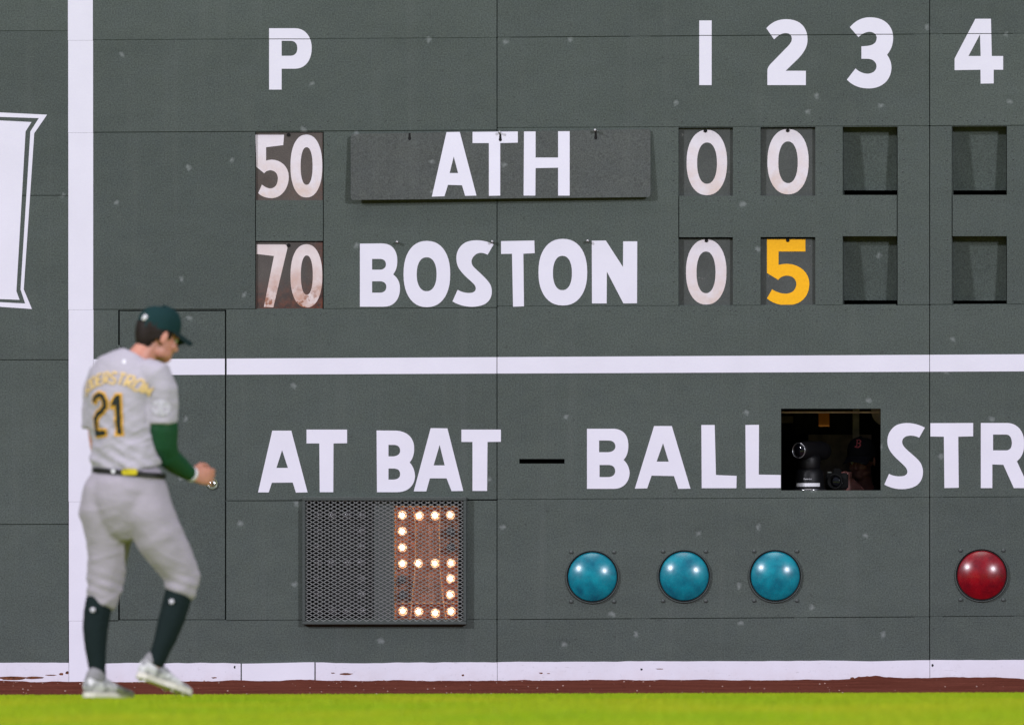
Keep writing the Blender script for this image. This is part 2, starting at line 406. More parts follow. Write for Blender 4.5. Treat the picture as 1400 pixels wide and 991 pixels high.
gf = pydata('grass_field', v, [((j + 1) * nx + i, (j + 1) * nx + i + 1, j * nx + i + 1, j * nx + i) for j in range(len(gys) - 1) for i in range(nx - 1)], M['turf'], None, True)
gf['kind'] = 'structure'
# grass blades
NB = 330000
yd = EDGE + .02 + (rng.random(NB) ** 1.2) * 37; edge_n = 26000; yd[:edge_n] = EDGE + rng.random(edge_n) * .8
cx = np.tan(YAW) * yd
half = .040 * (D - yd) + 1.2
x = cx + (rng.random(NB) * 2 - 1) * half
ed = np.array([ez(a) for a in np.linspace(-6, 8, 1400)]); eidx = np.clip(((x + 6) / 14 * 1399).astype(int), 0, 1399)
yd = np.where(yd < ed[eidx], ed[eidx] + rng.random(NB) * .15, yd)
gzz = np.interp(yd, [0, 1, 6, 7.5, 20.5, 24, 60], [0, -.004, -.062, -.060, .012, .015, .015])
ht = .012 + .014 * rng.random(NB); wd = .0022 + .002 * rng.random(NB)
an = rng.random(NB) * 6.283; le = rng.random(NB) * .7 * ht; la = rng.random(NB) * 6.283
px_, py_ = np.cos(an) * wd, np.sin(an) * wd
V = np.empty((NB, 3, 3), np.float32)
V[:, 0] = np.stack([x - px_, -yd - py_, gzz], 1); V[:, 1] = np.stack([x + px_, -yd + py_, gzz], 1)
V[:, 2] = np.stack([x + np.cos(la) * le, -yd + np.sin(la) * le, gzz + ht], 1)
me = bpy.data.meshes.new('grass'); me.vertices.add(NB * 3); me.vertices.foreach_set('co', V.ravel())
me.loops.add(NB * 3); me.loops.foreach_set('vertex_index', np.arange(NB * 3, dtype=np.int32))
me.polygons.add(NB); me.polygons.foreach_set('loop_start', np.arange(0, NB * 3, 3, dtype=np.int32)); me.update(calc_edges=True)
tag(link('grass', me, M['blade']), 'short bright green outfield grass in front of the dirt track', 'grass', kind='stuff')
# gravel on the track
mb = MB()
for i in range(260):
    y = random.random() ** 1.5 * 5.6 + .03; x = -4.5 + random.random() * 9.5; r = random.uniform(.002, .0065)
    mb.ball((x, -y, gz(y) + r * .5), (r, r, r * .7), None, 5, 4)
tag(mb.build('gravel', plain('pale_grit', (.40, .27, .23), .9, 0, .4, 30)), 'pale grit scattered over the red dirt track', 'gravel', kind='stuff')

# ================================================================ SCOREBOARD WALL
wall = thing('scoreboard_wall', (0, 0, 0), 0, 'tall dark green sheet metal scoreboard wall with white painted lettering', 'wall')
SLOT_P = [(349.4, 179.8, 441.8, 273.9), (349.4, 329.5, 441.8, 422.8)]
SLOT_N = [(928, 173.6, 1002, 267.9), (1039.8, 173.4, 1114.7, 267.6), (1152, 172, 1227, 266.8),
          (928, 324.4, 1002, 417.9), (1039.8, 324.2, 1114.7, 417.5), (1152, 323, 1227, 416.6)]
SLOT_4 = [(1301.7, 172, 1376.6, 266.6), (1301.7, 323, 1376.6, 416.4)]
SLIT = (709.8, 627.2, 771.8, 633.6); WINDOW = (1067.7, 558.5, 1204.1, 670.2); DOOR = (161.5, 423.2, 309.3, 848.3); BOXH = (419, 684, 632.5, 848)
TH = .028
G = 0.6                                         # half a joint in photo pixels
def panel(x0, x1, yt, yb, holes=(), parent=wall, name='wall_panel'):
    # yt, yb: (left, right) heights of the sheet's edges; openings are cut out of the sheet
    def top(x): return yt[0] + (yt[1] - yt[0]) * (x - x0) / (x1 - x0)
    def bot(x): return yb[0] + (yb[1] - yb[0]) * (x - x0) / (x1 - x0)
    t0, b0 = min(yt), max(yb)
    hs = []
    for (a, b, c, d) in holes:
        a2, c2, b2, d2 = max(a, x0), min(c, x1), max(b, t0), min(d, b0)
        if c2 - a2 > .5 and d2 - b2 > .5:
            if abs(b2 - t0) < 6: b2 = t0
            if abs(d2 - b0) < 6: d2 = b0
            hs.append((a2, b2, c2, d2))
    X = sorted(set([x0, x1] + [q for h in hs for q in (h[0], h[2])])); Y = sorted(set([t0, b0] + [q for h in hs for q in (h[1], h[3])]))
    def yy(j, x): return top(x) if j == 0 else bot(x) if j == len(Y) - 1 else Y[j]
    full = {}
    for i in range(len(X) - 1):
        for j in range(len(Y) - 1):
            mx, my = (X[i] + X[i + 1]) / 2, (Y[j] + Y[j + 1]) / 2
            full[i, j] = not any(h[0] < mx < h[2] and h[1] < my < h[3] for h in hs)
    vi = {}; v = []
    def V_(i, j, k):
        if (i, j, k) not in vi:
            p = WD(X[i], yy(j, X[i]), 0); vi[i, j, k] = len(v); v.append((p.x, TH * k, p.z))
        return vi[i, j, k]
    f = []
    for (i, j), ok in full.items():
        if not ok: continue
        f.append((V_(i, j, 0), V_(i, j + 1, 0), V_(i + 1, j + 1, 0), V_(i + 1, j, 0)))
        f.append((V_(i, j, 1), V_(i + 1, j, 1), V_(i + 1, j + 1, 1), V_(i, j + 1, 1)))
        for di, dj, a, b in ((-1, 0, (i, j), (i, j + 1)), (1, 0, (i + 1, j + 1), (i + 1, j)), (0, -1, (i + 1, j), (i, j)), (0, 1, (i, j + 1), (i + 1, j + 1))):
            if not full.get((i + di, j + dj), False):
                f.append((V_(*a, 0), V_(*a, 1), V_(*b, 1), V_(*b, 0)))
    mb = MB(); mb.v, mb.f = list(v), list(f)
    pa, pb = WD(x0 + 1, bot(x0) - .15, 0), WD(x1 - 1, bot(x1) - .15, 0); pc, pd = WD(x1 - 1, bot(x1) + 1.5, 0), WD(x0 + 1, bot(x0) + 1.5, 0)
    ld = random.uniform(.004, .011); q = [Vector((p.x, ld, p.z)) for p in (pd, pc, pb, pa)]
    if name == 'wall_panel': mb.hexa(q + [p + Vector((0, .005, 0)) for p in q])
    return pydata(name, mb.v, mb.f, M['wall'], parent)
def lin(p, q): return (p, q)
def row(x0, x1, rows, holes=()):
    # rows: list of (yl, yr) seam heights, top to bottom
    for a, b in zip(rows, rows[1:]):
        panel(x0 + G, x1 - G, (a[0] + G, a[1] + G), (b[0] - G, b[1] - G), holes)
UPR = [(-1560, -1560), (-1150, -1150), (-760, -762), (-400, -402), (-170, -172)]
row(-1090, -498, [(-1560, -1560), (-760, -760), (43, 43), (492, 492), (945, 945)])
row(-498, 93.5, UPR + [(44, 42.6), (269, 267.5), (493, 491.8), (717.5, 716.5), (945, 945)])
row(93.5, 679.5, UPR + [(55.3, 52), (181.5, 178.2)])
row(93.5, 349.4, [(181.5, 180), (423.3, 422.6)]); row(349.4, 442, [(180, 179.6), (422.6, 422.3)], SLOT_P); row(442, 679.5, [(179.6, 178.2), (422.3, 420.6)])
row(93.5, 679.5, [(423.3, 420.6), (685.6, 682.8), (848.4, 846.4), (945, 942)], [DOOR, BOXH])
row(679.5, 1271, UPR + [(51.5, 47), (175, 172.2)])
row(679.5, 928, [(175, 173.8), (418.8, 418)]); row(928, 1226.6, [(173.8, 172.4), (418, 416.7)], SLOT_N); row(1226.6, 1271, [(172.4, 172.2), (416.7, 416.6)])
row(679.5, 1271, [(418.8, 416.6), (682.6, 679.8), (846.6, 842.8), (942, 940)], [SLIT, WINDOW])
row(1271, 1862, UPR + [(46.8, 44), (172.2, 170)])
row(1271, 1301.7, [(172.2, 172), (416.6, 416.4)]); row(1301.7, 1862, [(172, 170), (416.4, 414)], SLOT_4)
row(1271, 1862, [(416.6, 414), (679.6, 677), (842.6, 839), (940, 938)])
row(1862, 2453, [(-1560, -1560), (-760, -760), (44, 42), (414, 412), (838, 835), (940, 936)])
# studs that close the joints where the sheets are fixed
for i, (a, b) in enumerate(((72, 92), (305, 328), (511, 533), (655, 678.3), (680.6, 698), (862, 889), (1086, 1104), (1249, 1269.9), (1272.1, 1289), (1385, 1412))):
    for y0, y1 in ((-160, 178.0 if b < 679 else 171.6 if b < 1270 else 169.5), (424.5 if i > 2 else 850, 940)):
        if a == 305 and y0 > 0: continue
        if a == 511 and y0 > 0: y0 = 855
        if a == 1086 and y0 > 0: y0 = 672
        mb = MB(); mb.pxbox(a, y0, b, y1, .0035, TH - .004); mb.build('stud', M['wall'], wall)
# white stripes, painted sheet strips
def strip(name, x0, x1, t, b, d=-.0025, mat='white', parent=wall, n=1, jit=0):
    mb = MB()
    v = []; 
    for i in range(n + 1):
        s = i / n; xx = x0 + (x1 - x0) * s
        j = jit * (noise.noise(Vector((xx * .013, 5, 1))) * 1.4 + noise.noise(Vector((xx * .06, 2, 1))) * .6) if jit else 0
        p0, p1 = WD(xx, t[0] + (t[1] - t[0]) * s + j, 0), WD(xx, b[0] + (b[1] - b[0]) * s, 0)
        v += [(p0.x, d, p0.z), (p1.x, d, p1.z), (p0.x, -.0004, p0.z), (p1.x, -.0004, p1.z)]
    f = []
    for i in range(n):
        a = 4 * i; f += [(a, a + 1, a + 5, a + 4), (a, a + 4, a + 6, a + 2), (a + 1, a + 3, a + 7, a + 5)]
    f += [(0, 2, 3, 1), (4 * n, 4 * n + 1, 4 * n + 3, 4 * n + 2)]
    return pydata(name, v, f, M[mat], parent)
prev = -170
for y in (55.6, 181.7, 423.5, 685.7, 848.5, 945):
    strip('white_stripe', 93.2 + prev * .0014, 127.2 + prev * .0014, (prev + .12, prev + .1), (y - .1, y - .12)); prev = y
def sy(x): return 490.2 - 5.9 * (x - 310) / 1090
def sb(x): return 512.2 - 4.6 * (x - 310) / 1090
for a, b in ((127.5, 161), (310, 679), (680, 1270.6), (1271.4, 1862)):
    strip('white_stripe', a, b, (sy(a), sy(b)), (sb(a), sb(b)))
for a, b, ta, tb in ((-498, 94, 906, 905.5), (128.5, 329, 906.3, 906), (431.5, 679.6, 906, 904.6), (680.2, 1271, 904.5, 902.4), (1271.6, 1862, 902, 900)):
    strip('base_strip', a, b, (ta, tb), (945, 943), -.004, 'base_white', wall, max(4, int((b - a) / 6)), 1.0)
fl = strip('loose_base_sheet', 331, 430, (906.5, 905), (931.5, 932.5), -.014, 'white', wall, 6, .3)
tag(fl, 'clean loose white sheet standing proud of the base strip')
# rust scabs on the base strip
for cx_, cy_, w_, h_ in ((18, 926.5, 20, 2.6), (47, 926, 14, 1.6), (70, 922.5, 7, .8), (92, 919, 2.2, 2.2), (83.5, 921, 3, 1.6), (473, 921, 9, 1.3), (455, 919.5, 3, .7), (633, 922.5, 1.8, 1.2), (321, 911.5, 1.2, 2), (740, 919.6, 2.6, 1.0), (750, 920.2, 2.2, .5), (1275, 909, 1.6, 1.8), (877, 914.5, 1.6, 1.6), (902, 914, 5, .6), (293, 926, 4, .8), (1165, 927, 3, 2)):
    n = 14; c0 = WD(cx_, cy_, -.0046); v = [c0]
    for k in range(n):
        a = 2 * math.pi * k / n; r = 1 + .55 * noise.noise(Vector((cx_ + math.cos(a) * 1.4, math.sin(a) * 1.4, 3)))
        p = WD(cx_ + math.cos(a) * w_ * r, cy_ + math.sin(a) * h_ * r, -.0046); v.append(Vector((p.x, -.0046 if cx_ < 330 or cx_ > 431 else -.0046, p.z)))
    v += [Vector((p.x, -.0041, p.z)) for p in v[1:]]
    pydata('rust_patch', v, [(0, 1 + (k + 1) % n, 1 + k) for k in range(n)] + [(1 + k, 1 + (k + 1) % n, 1 + n + (k + 1) % n, 1 + n + k) for k in range(n)], M['rust'] if w_ > 1.7 else M['hole'], wall)
# door
mb = MB(); mb.pxbox(163.6, 425.4, 307.6, 846.6, .001, TH); door = bevel(mb.build('door', M['wall'], wall), .0015)
d_s = strip('white_stripe', 163.8, 307.4, (sy(163.8), sy(307.4)), (sb(163.8), sb(307.4)), -.0018, 'white', door)
c0 = WD(290.5, 661, -.001)
mb = MB(); mb.lathe(c0 + Vector((0, .003, 0)), (0, -1, 0), [(.036, 0), (.036, .008), (.033, .012), (.028, .012), (.026, .006), (.001, .006)], 28); mb.build('lock_ring', M['bright_steel'], door, False)
mb = MB(); mb.lathe(c0 + Vector((0, -.002, 0)), (0, -1, 0), [(.017, 0), (.017, .006), (.012, .008), (.001, .008)], 20); mb.build('lock_cylinder', M['bright_steel'], door)
mb = MB(); mb.box(c0 + Vector((0, -.0125, 0)), (.004, .003, .009)); mb.build('keyhole', M['hole'], door)
for yy in (480, 800):
    mb = MB(); mb.pxbox(159.5, yy - 8, 165, yy + 8, -.008, .004); bevel(mb.build('hinge', M['wall'], door), .002)
# slots: jambs behind each opening
for s in SLOT_P + SLOT_N + SLOT_4:
    mb = MB(); x0, y0, x1, y1 = s
    p0, p1 = WD(x0, y0, 0), WD(x1, y1, 0); t = .006; z0, z1 = p1.z, p0.z
    for c_, h_ in (((p0.x - t, .105, (z0 + z1) / 2), (t, .075, (z1 - z0) / 2 + .02)), ((p1.x + t, .105, (z0 + z1) / 2), (t, .075, (z1 - z0) / 2 + .02)),
                   (((p0.x + p1.x) / 2, .105, z1 + t), ((p1.x - p0.x) / 2, .075, t))):
        mb.box(c_, h_)
    mb.build('slot_frame', M['wall'], wall)
# rivets round the slots
mb = MB()
def rivet(px, py, r=.0055): mb.lathe(WD(px, py, .0005), (0, -1, 0), [(r, 0), (r * .8, .0028), (r * .35, .004)], 8)
for (x0, y0, x1, y1) in SLOT_P + SLOT_N + SLOT_4:
    for k in range(7):
        yy = y0 + 6 + (y1 - y0 - 12) * k / 6
        rivet(x0 - 7 + random.uniform(-1, 1), yy + random.uniform(-2, 2)); rivet(x1 + 8 + random.uniform(-1, 1), yy + random.uniform(-2, 2))
    for k in range(5):
        xx = x0 + 4 + (x1 - x0 - 8) * k / 4; rivet(xx, y0 - 7.5); rivet(xx, y1 + 6.5)
for xx in range(360, 1400, 43): rivet(xx + random.uniform(-8, 8), 166 - (xx - 360) * .006, .005); rivet(xx + random.uniform(-8, 8), 428 - (xx - 360) * .006, .0045)
tag(mb.build('rivet', M['bolt'], wall), kind='stuff')
# pegs over BOSTON and behind the hanging sign
for x_, y_ in ((543.5, 332), (673.5, 331.5), (804, 330.5), (684, 183.5), (814.5, 180.5)):
    mb = MB(); p = WD(x_, y_, 0); dd = -.03 if y_ > 300 else -.058
    mb.lathe(p, (0, -1, .15), [(.007, 0), (.007, -dd), (.009, -dd), (.009, -dd + .005), (.002, -dd + .006)], 10); mb.build('peg', M['steel'], wall, True)
# the corridor inside the wall
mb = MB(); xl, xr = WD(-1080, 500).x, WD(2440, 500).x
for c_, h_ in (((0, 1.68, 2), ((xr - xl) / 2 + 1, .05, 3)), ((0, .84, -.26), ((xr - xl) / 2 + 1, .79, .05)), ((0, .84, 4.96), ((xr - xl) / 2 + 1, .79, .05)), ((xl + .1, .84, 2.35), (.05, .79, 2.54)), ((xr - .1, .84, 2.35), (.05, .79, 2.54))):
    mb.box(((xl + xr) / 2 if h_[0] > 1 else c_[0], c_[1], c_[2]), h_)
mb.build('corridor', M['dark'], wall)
mb = MB(); p0, p1 = WD(-1080, 0).x, WD(2440, 0).x
# ---- fixtures seen through the window
def wpart(name, rects, mat):
    mb = MB()
    for r_ in rects: mb.pxbox(*r_)
    return mb.build(name, M[mat], wall)
def wz(x, y): return 1040 + x / 6.605, 540 + y / 6.605
def wrect(x0, y0, x1, y1, d0, d1): a = wz(x0, y0); b = wz(x1, y1); return (a[0], a[1], b[0], b[1], d0, d1)
wpart('window_rail', [wrect(120, 148, 1150, 164, .10, .14)], 'post')
wpart('timber_post', [wrect(830, 60, 890, 420, .93, .945)], 'post')
wpart('timber_plank', [wrect(120, 190, 292, 252, .90, .93)], 'board')
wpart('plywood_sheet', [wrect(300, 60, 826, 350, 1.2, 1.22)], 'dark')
wpart('plywood_sheet', [wrect(430, 356, 1000, 980, .95, .97)], 'board')
mb = MB(); cq = [wz(1100, 120)] + [wz(1100 - 105 * math.sin(R(a)), 120 + 150 * math.cos(R(a))) for a in range(0, 91, 10)]
vq = [WD(a, b, .72) for a, b in cq]; nq = len(vq); mb.add(vq + [p + Vector((0, .02, 0)) for p in vq], [tuple(range(nq)), tuple(range(2 * nq - 1, nq - 1, -1))] + [(k, nq + k, nq + (k + 1) % nq, (k + 1) % nq) for k in range(nq)])
flip_out(mb.build('round_panel', M['post'], wall))
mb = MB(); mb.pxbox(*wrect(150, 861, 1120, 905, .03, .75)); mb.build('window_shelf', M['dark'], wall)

# ================================================================ LETTERING
def svg(path):
    tk = re.sub(r'([MLCZ])', r' \1 ', path).split(); i = 0; subs = []; cur = []; cmd = 'M'
    def num():
        nonlocal i
        x_ = float(tk[i]); i += 1; return x_
    while i < len(tk):
        if tk[i] in 'MLCZ': cmd = tk[i]; i += 1
        if cmd == 'Z':
            subs.append(cur); cur = []; continue
        if cmd == 'M': cur = [(num(), num())]; cmd = 'L'
        elif cmd == 'L': cur.append((num(), num()))
        elif cmd == 'C':
            p0 = cur[-1]; p1 = (num(), num()); p2 = (num(), num()); p3 = (num(), num())
            for k in range(1, 11):
                t = k / 10; a = (1 - t) ** 3; b = 3 * t * (1 - t) ** 2; c = 3 * t * t * (1 - t); d = t ** 3
                cur.append((a * p0[0] + b * p1[0] + c * p2[0] + d * p3[0], a * p0[1] + b * p1[1] + c * p2[1] + d * p3[1]))
    if cur: subs.append(cur)
    return subs
def oval(cx_, cy_, rx, ry, e=2.25, n=44):
    r = []
    for k in range(n):
        a = 2 * math.pi * k / n; c, s = math.cos(a), math.sin(a)
        r.append((cx_ + rx * math.copysign(abs(c) ** (2 / e), c), cy_ + ry * math.copysign(abs(s) ** (2 / e), s)))
    return r
def ring(cx_, cy_, rx, ry, c2x, c2y, r2x, r2y, e=2.25): return [oval(cx_, cy_, rx, ry, e), oval(c2x, c2y, r2x, r2y, e)]
def fill(name, subs, mapf, thick, mat, parent, cuts=(), z=(0, 0, 1)):
    """outlines (photo pixels) -> a thin plate; mapf(px, py, lift) gives the place"""
    cu = bpy.data.curves.new('t', 'CURVE'); cu.dimensions = '2D'; cu.fill_mode = 'BOTH'; cu.extrude = .5
    for s in subs:
        sp = cu.splines.new('POLY'); sp.points.add(len(s) - 1)
        for p, (a, b) in zip(sp.points, s): p.co = ((a - z[0]) / z[2] / 10 if False else (z[0] + a / z[2]) / 10, -(z[1] + b / z[2]) / 10, 0, 1)
        sp.use_cyclic_u = True
    t = bpy.data.objects.new('t', cu); COL.objects.link(t)
    dg = bpy.context.evaluated_depsgraph_get(); dg.update()
    me = bpy.data.meshes.new_from_object(t.evaluated_get(dg)); bpy.data.objects.remove(t); bpy.data.curves.remove(cu)
    me.name = name; me.materials.clear()
    if cuts:
        bm = bmesh.new(); bm.from_mesh(me)
        for cy_ in cuts:
            for sgn in (-1, 1):
                bmesh.ops.bisect_plane(bm, geom=bm.verts[:] + bm.edges[:] + bm.faces[:], plane_co=(0, -(cy_ + sgn * .5) / 10, 0), plane_no=(0, 1, 0))
            dl = [f for f in bm.faces if abs(f.calc_center_median().y * -10 - cy_) < .49]
            bmesh.ops.delete(bm, geom=dl, context='FACES')
        bm.to_mesh(me); bm.free()
    for v_ in me.vertices:
        v_.co = mapf(v_.co.x * 10, -v_.co.y * 10, thick if v_.co.z > 0 else 0.0)
    bm = bmesh.new(); bm.from_mesh(me); bmesh.ops.remove_doubles(bm, verts=bm.verts, dist=1e-5); bmesh.ops.recalc_face_normals(bm, faces=bm.faces); bm.to_mesh(me); bm.free()
    me.use_auto_texspace = True; me.update()
    return link(name, me, M[mat], parent)
def onwall(px, py, lift): p = WD(px, py, 0); return Vector((p.x, -.0004 - lift, p.z))
Z2, Z3, Z4 = (320, 0, 3.963), (640, 0, 3.4775), (1000, 0, 3.4775)
Z5, Z6, Z7 = (320, 160, 3.539), (600, 160, 3.539), (900, 160, 3.54)
ZA, ZB, ZC = (320, 560, 3.5), (680, 560, 3.5), (1060, 540, 4.118)
PAINT = [
 ('P', Z2, "M190 155 L330 155 C390 155 421 205 421 262 C421 330 385 374 330 374 L258 374 L258 487 L190 487 Z M258 223 L258 304 L305 304 C330 304 343 288 343 263 C343 238 330 223 305 223 Z", (53.7,)),
 ('1', Z3, "M1099 99 L1158 99 L1158 406 L1099 406 Z", (48.9,)),
 ('2', Z4, "M166 136 C190 108 220 93 262 93 C325 93 362 130 362 190 C362 225 345 250 320 278 L258 338 L354 338 L354 406 L171 406 L171 335 C172 325 178 315 185 307 L270 220 C285 203 288 195 287 183 C285 165 272 159 258 159 C238 159 222 170 203 189 Z", (48.2,)),
 ('3', Z4, "M563 131 C590 100 620 84 660 84 C728 84 769 125 769 180 C769 215 758 240 740 262 C755 282 762 305 761 328 C757 385 715 421 655 422 C610 422 575 408 549 380 L590 327 C610 345 630 352 650 352 C675 350 690 335 690 316 C688 293 670 281 645 281 L618 281 L618 222 L645 220 C675 217 690 205 691 182 C690 163 675 153 655 153 C635 155 620 163 604 178 Z", (47.3,)),
 ('4', Z4, "M1160 91 L1234 91 L1238 268 L1292 268 L1292 333 L1247 333 L1247 398 L1185 399 L1184 333 L1061 335 L1061 280 Z M1182 165 L1127 268 L1185 268 Z", (46.4,)),
 ('B', Z5, "M609 613 L715 612 C765 612 790 645 790 695 C790 725 783 745 770 762 C792 778 803 800 803 830 C803 880 775 918 725 918 L609 918 Z M668 687 L668 739 L705 739 C725 739 735 728 735 713 C735 697 725 687 705 687 Z M668 795 L668 850 L705 850 C725 850 737 840 737 822 C737 805 725 795 705 795 Z", ()),
 ('O', Z5, ring(933, 760, 113, 160, 932, 761, 48, 82), ()),
 ('S', Z5, "M1256 617 L1227 667 C1205 655 1185 655 1170 665 C1150 680 1143 700 1155 720 C1165 735 1230 785 1242 815 C1255 850 1245 890 1210 907 C1165 927 1100 920 1057 892 L1082 836 C1105 850 1135 855 1155 849 C1172 842 1175 825 1160 808 C1140 788 1090 750 1080 715 C1068 670 1080 630 1120 607 C1160 590 1215 595 1256 617 Z", ()),
 ('T', Z6, "M301 601 L462 598 L464 659 L409 662 L412 916 L359 918 L354 662 L301 663 Z", ()),
 ('O', Z6, ring(600, 751, 118, 161, 598, 755, 46, 83), ()),
 ('N', Z6, "M740 599 L808 598 L891 726 L892 602 L960 602 L959 901 L893 902 L813 748 L812 902 L741 902 Z", ()),
 ('A', ZA, "M183 100 L274 100 L352 395 L296 396 L281 348 L181 349 L166 395 L115 395 Z M230 193 L203 278 L258 278 Z", ()),
 ('T', ZA, "M347 95 L541 95 L541 160 L476 161 L475 394 L410 394 L408 161 L347 161 Z", ()),
 ('B', ZA, "M682 99 L780 100 C835 105 863 140 862 185 C862 215 855 235 840 252 C858 270 866 295 866 320 C863 365 830 394 780 394 L684 394 Z M739 168 L739 223 L762 223 C785 221 795 210 795 195 C794 178 785 168 762 168 Z M739 281 L739 334 L762 334 C785 333 795 323 795 308 C794 290 785 281 762 281 Z", ()),
 ('A', ZA, "M941 88 L1021 89 L1097 388 L1041 389 L1017 328 L937 328 L920 390 L860 390 Z M984 168 L955 266 L1008 266 Z", ()),
 ('T', ZA, "M1088 95 L1277 95 L1277 153 L1213 154 L1211 388 L1141 388 L1141 154 L1088 154 Z", ()),
 ('B', ZB, "M429 91 L560 91 C610 95 628 130 627 175 C626 205 618 225 604 240 C622 255 633 280 633 305 C630 350 600 377 560 378 L429 378 Z M487 147 L487 203 L530 203 C553 202 565 190 565 175 C564 158 553 147 530 147 Z M489 264 L489 322 L530 322 C553 321 564 310 564 293 C563 275 553 264 530 264 Z", ()),
 ('A', ZB, "M750 78 L835 78 L924 377 L866 378 L845 317 L738 315 L717 376 L658 377 Z M793 160 L762 248 L820 248 Z", ()),
 ('L', ZB, "M976 73 L1040 73 L1046 312 L1145 316 L1144 375 L978 375 Z", ()),
 ('L', ZB, "M1187 73 L1252 72 L1251 310 L1356 312 L1356 374 L1189 375 Z", ()),
 ('S', ZC, "M842 183 L810 240 C790 228 760 225 740 231 C715 240 708 262 720 283 C735 310 800 350 820 385 C840 425 835 475 800 505 C760 535 675 540 614 503 L640 443 C665 457 700 460 725 454 C745 447 750 430 735 408 C715 380 650 340 635 290 C622 240 640 195 680 170 C725 148 790 155 842 183 Z", ()),
 ('T', ZC, "M873 158 L1114 157 L1114 232 L1030 234 L1033 521 L952 523 L949 234 L873 233 Z", ()),
 ('R', ZC, "M1157 157 L1310 157 C1365 160 1402 205 1402 270 C1402 315 1390 350 1360 372 L1430 523 L1343 523 L1284 392 L1222 390 L1222 523 L1157 523 Z M1226 222 L1226 311 L1300 311 C1322 310 1332 295 1332 268 C1330 240 1320 222 1300 222 Z", ()),
]
for ch, z, p, cuts in PAINT:
    o = fill('digit' if ch.isdigit() else 'letter', svg(p) if isinstance(p, str) else p, onwall, .0016, 'white', wall, cuts, z)
    o['label'] = 'white painted %s %s' % ('numeral' if ch.isdigit() else 'letter', ch)

# ---- advertising sign on the left, painted plate with two outlines
ad = thing('advert_sign', WD(0, 290, 0), 0, 'white sign plate with flared corners and double outline at left edge', 'sign')
Z8 = (0, 130, 3.2)
def offs(d, e=0): return lambda px, py, lift: (lambda p: Vector((p.x, d - lift, p.z)))(WD(px, py, 0))
right = [(206, 87), (150, 168), (104, 850), (140, 936)]
fill('border', [[(-1750, 25)] + [(-20, 76)] + right + [(-20, 925), (-1750, 980)], [(-1740, 48), (-20, 96), (170, 102), (133, 160), (90, 850), (110, 912), (-20, 905), (-1740, 957)]], offs(-.0004), .0016, 'white', ad, (), Z8)
fill('sign_face', [[(-1730, 62), (-20, 111), (138, 119), (112, 160), (72, 858), (86, 896), (-20, 892), (-1730, 942)]], offs(-.0004), .0016, 'white', ad, (), Z8)

# ---- hanging team sign ATH
sg = thing('team_sign', WD(684, 180, -.03), 0, 'long green hanging plate lettered ATH on the upper score row', 'sign')
def sgd(px, py): return -(.034 + (py - 180) / 92 * .030 - (px - 480) / 410 * .022)
def onsg(extra): return lambda px, py, lift: WD(px, py, sgd(px, py) - extra - lift)
def rrect(x0, y0, x1, y1, r, sl=(0, 0)):
    out = []
    for cx_, cy_, a0 in ((x1 - r, y0 + r, -90), (x1 - r, y1 - r, 0), (x0 + r, y1 - r, 90), (x0 + r, y0 + r, 180)):
        for k in range(6):
            a = R(a0 + 18 * k); out.append((cx_ + r * math.cos(a), cy_ + r * math.sin(a)))
    return out
bd = [(x_, y_ + (889 - x_) / 410 * (6.5 if y_ < 220 else 4.0)) for x_, y_ in rrect(479.5, 176.8, 889.3, 269.6, 4.5)]
hook = lambda x_, y_: [(x_ - 1.3, y_ - 4), (x_ + 1.3, y_ - 4), (x_ + 1.6, y_ + 1), (x_ + 2.2, y_ + 4), (x_ + 1, y_ + 6), (x_ - 1, y_ + 6), (x_ - 2.2, y_ + 4), (x_ - 1.6, y_ + 1)]
fill('sign_plate', [bd], onsg(0), .004, 'sign_green', sg)
for ch, z, p in (('A', Z5, "M1028 74 L1092 73 L1173 381 L1118 382 L1103 331 L1035 329 L1018 384 L957 386 Z M1063 192 L1043 272 L1084 272 Z"),
                 ('T', Z6, "M163 73 L382 71 L382 125 L297 127 L297 381 L242 382 L242 127 L163 127 Z"),
                 ('H', Z6, "M412 71 L468 71 L468 197 L577 197 L577 70 L633 70 L633 381 L577 381 L577 246 L468 248 L467 381 L410 381 Z")):
    tag(fill('letter', svg(p), onsg(.0042), .0016, 'white', sg, (), z), 'white painted letter ' + ch)
for x_, y_ in ((560, 186), (684, 187.5), (814.5, 185)):
    tag(fill('hook_slot', [hook(x_, y_)], onsg(.0062 if x_ == 684 else .0042), .0004, 'hole', sg))

# ---- number plates
def numplate(rect, glyphs, zz, depth, pm, dm, label, grommet):
    x0, y0, x1, y1 = rect
    t = thing('number_plate', WD((x0 + x1) / 2, y1, depth), 0, label, 'number plate', 'number plates hung in the score slots')
    mb = MB(); mb.pxbox(x0, y0, x1, y1, depth, depth + .003); bevel(mb.build('plate', M[pm], t), .0008)
    for g in glyphs:
        fill('digit', svg(g) if isinstance(g, str) else g, lambda px, py, lift: WD(px, py, depth - .0004 - lift), .0012, dm, t, (), zz)
    mb = MB(); p = WD(*grommet, depth - .002); mb.lathe(p, (0, -1, 0), [(.011, 0), (.011, .003), (.007, .004), (.001, .004)], 14); mb.build('grommet', M['hole'], t)
five = "M103 87 L242 87 L238 137 L155 147 L155 212 C200 195 265 225 265 290 C265 345 230 392 185 393 C155 393 130 385 117 368 L135 328 C150 340 165 348 180 346 C200 343 212 325 212 295 C210 270 195 260 175 258 C160 260 152 265 146 273 L108 242 Z"
seven = "M110 617 L245 617 C255 618 260 628 257 640 L190 921 L144 919 L193 673 L110 663 Z"
numplate((349.7, 181.6, 441.6, 276), [five, ring(350, 238, 77, 152, 351, 238, 29, 91)], Z5, .018, 'plate_dirty', 'plate_white', 'scratched green plate reading 50 in the pitcher slot', (394.5, 184.6))
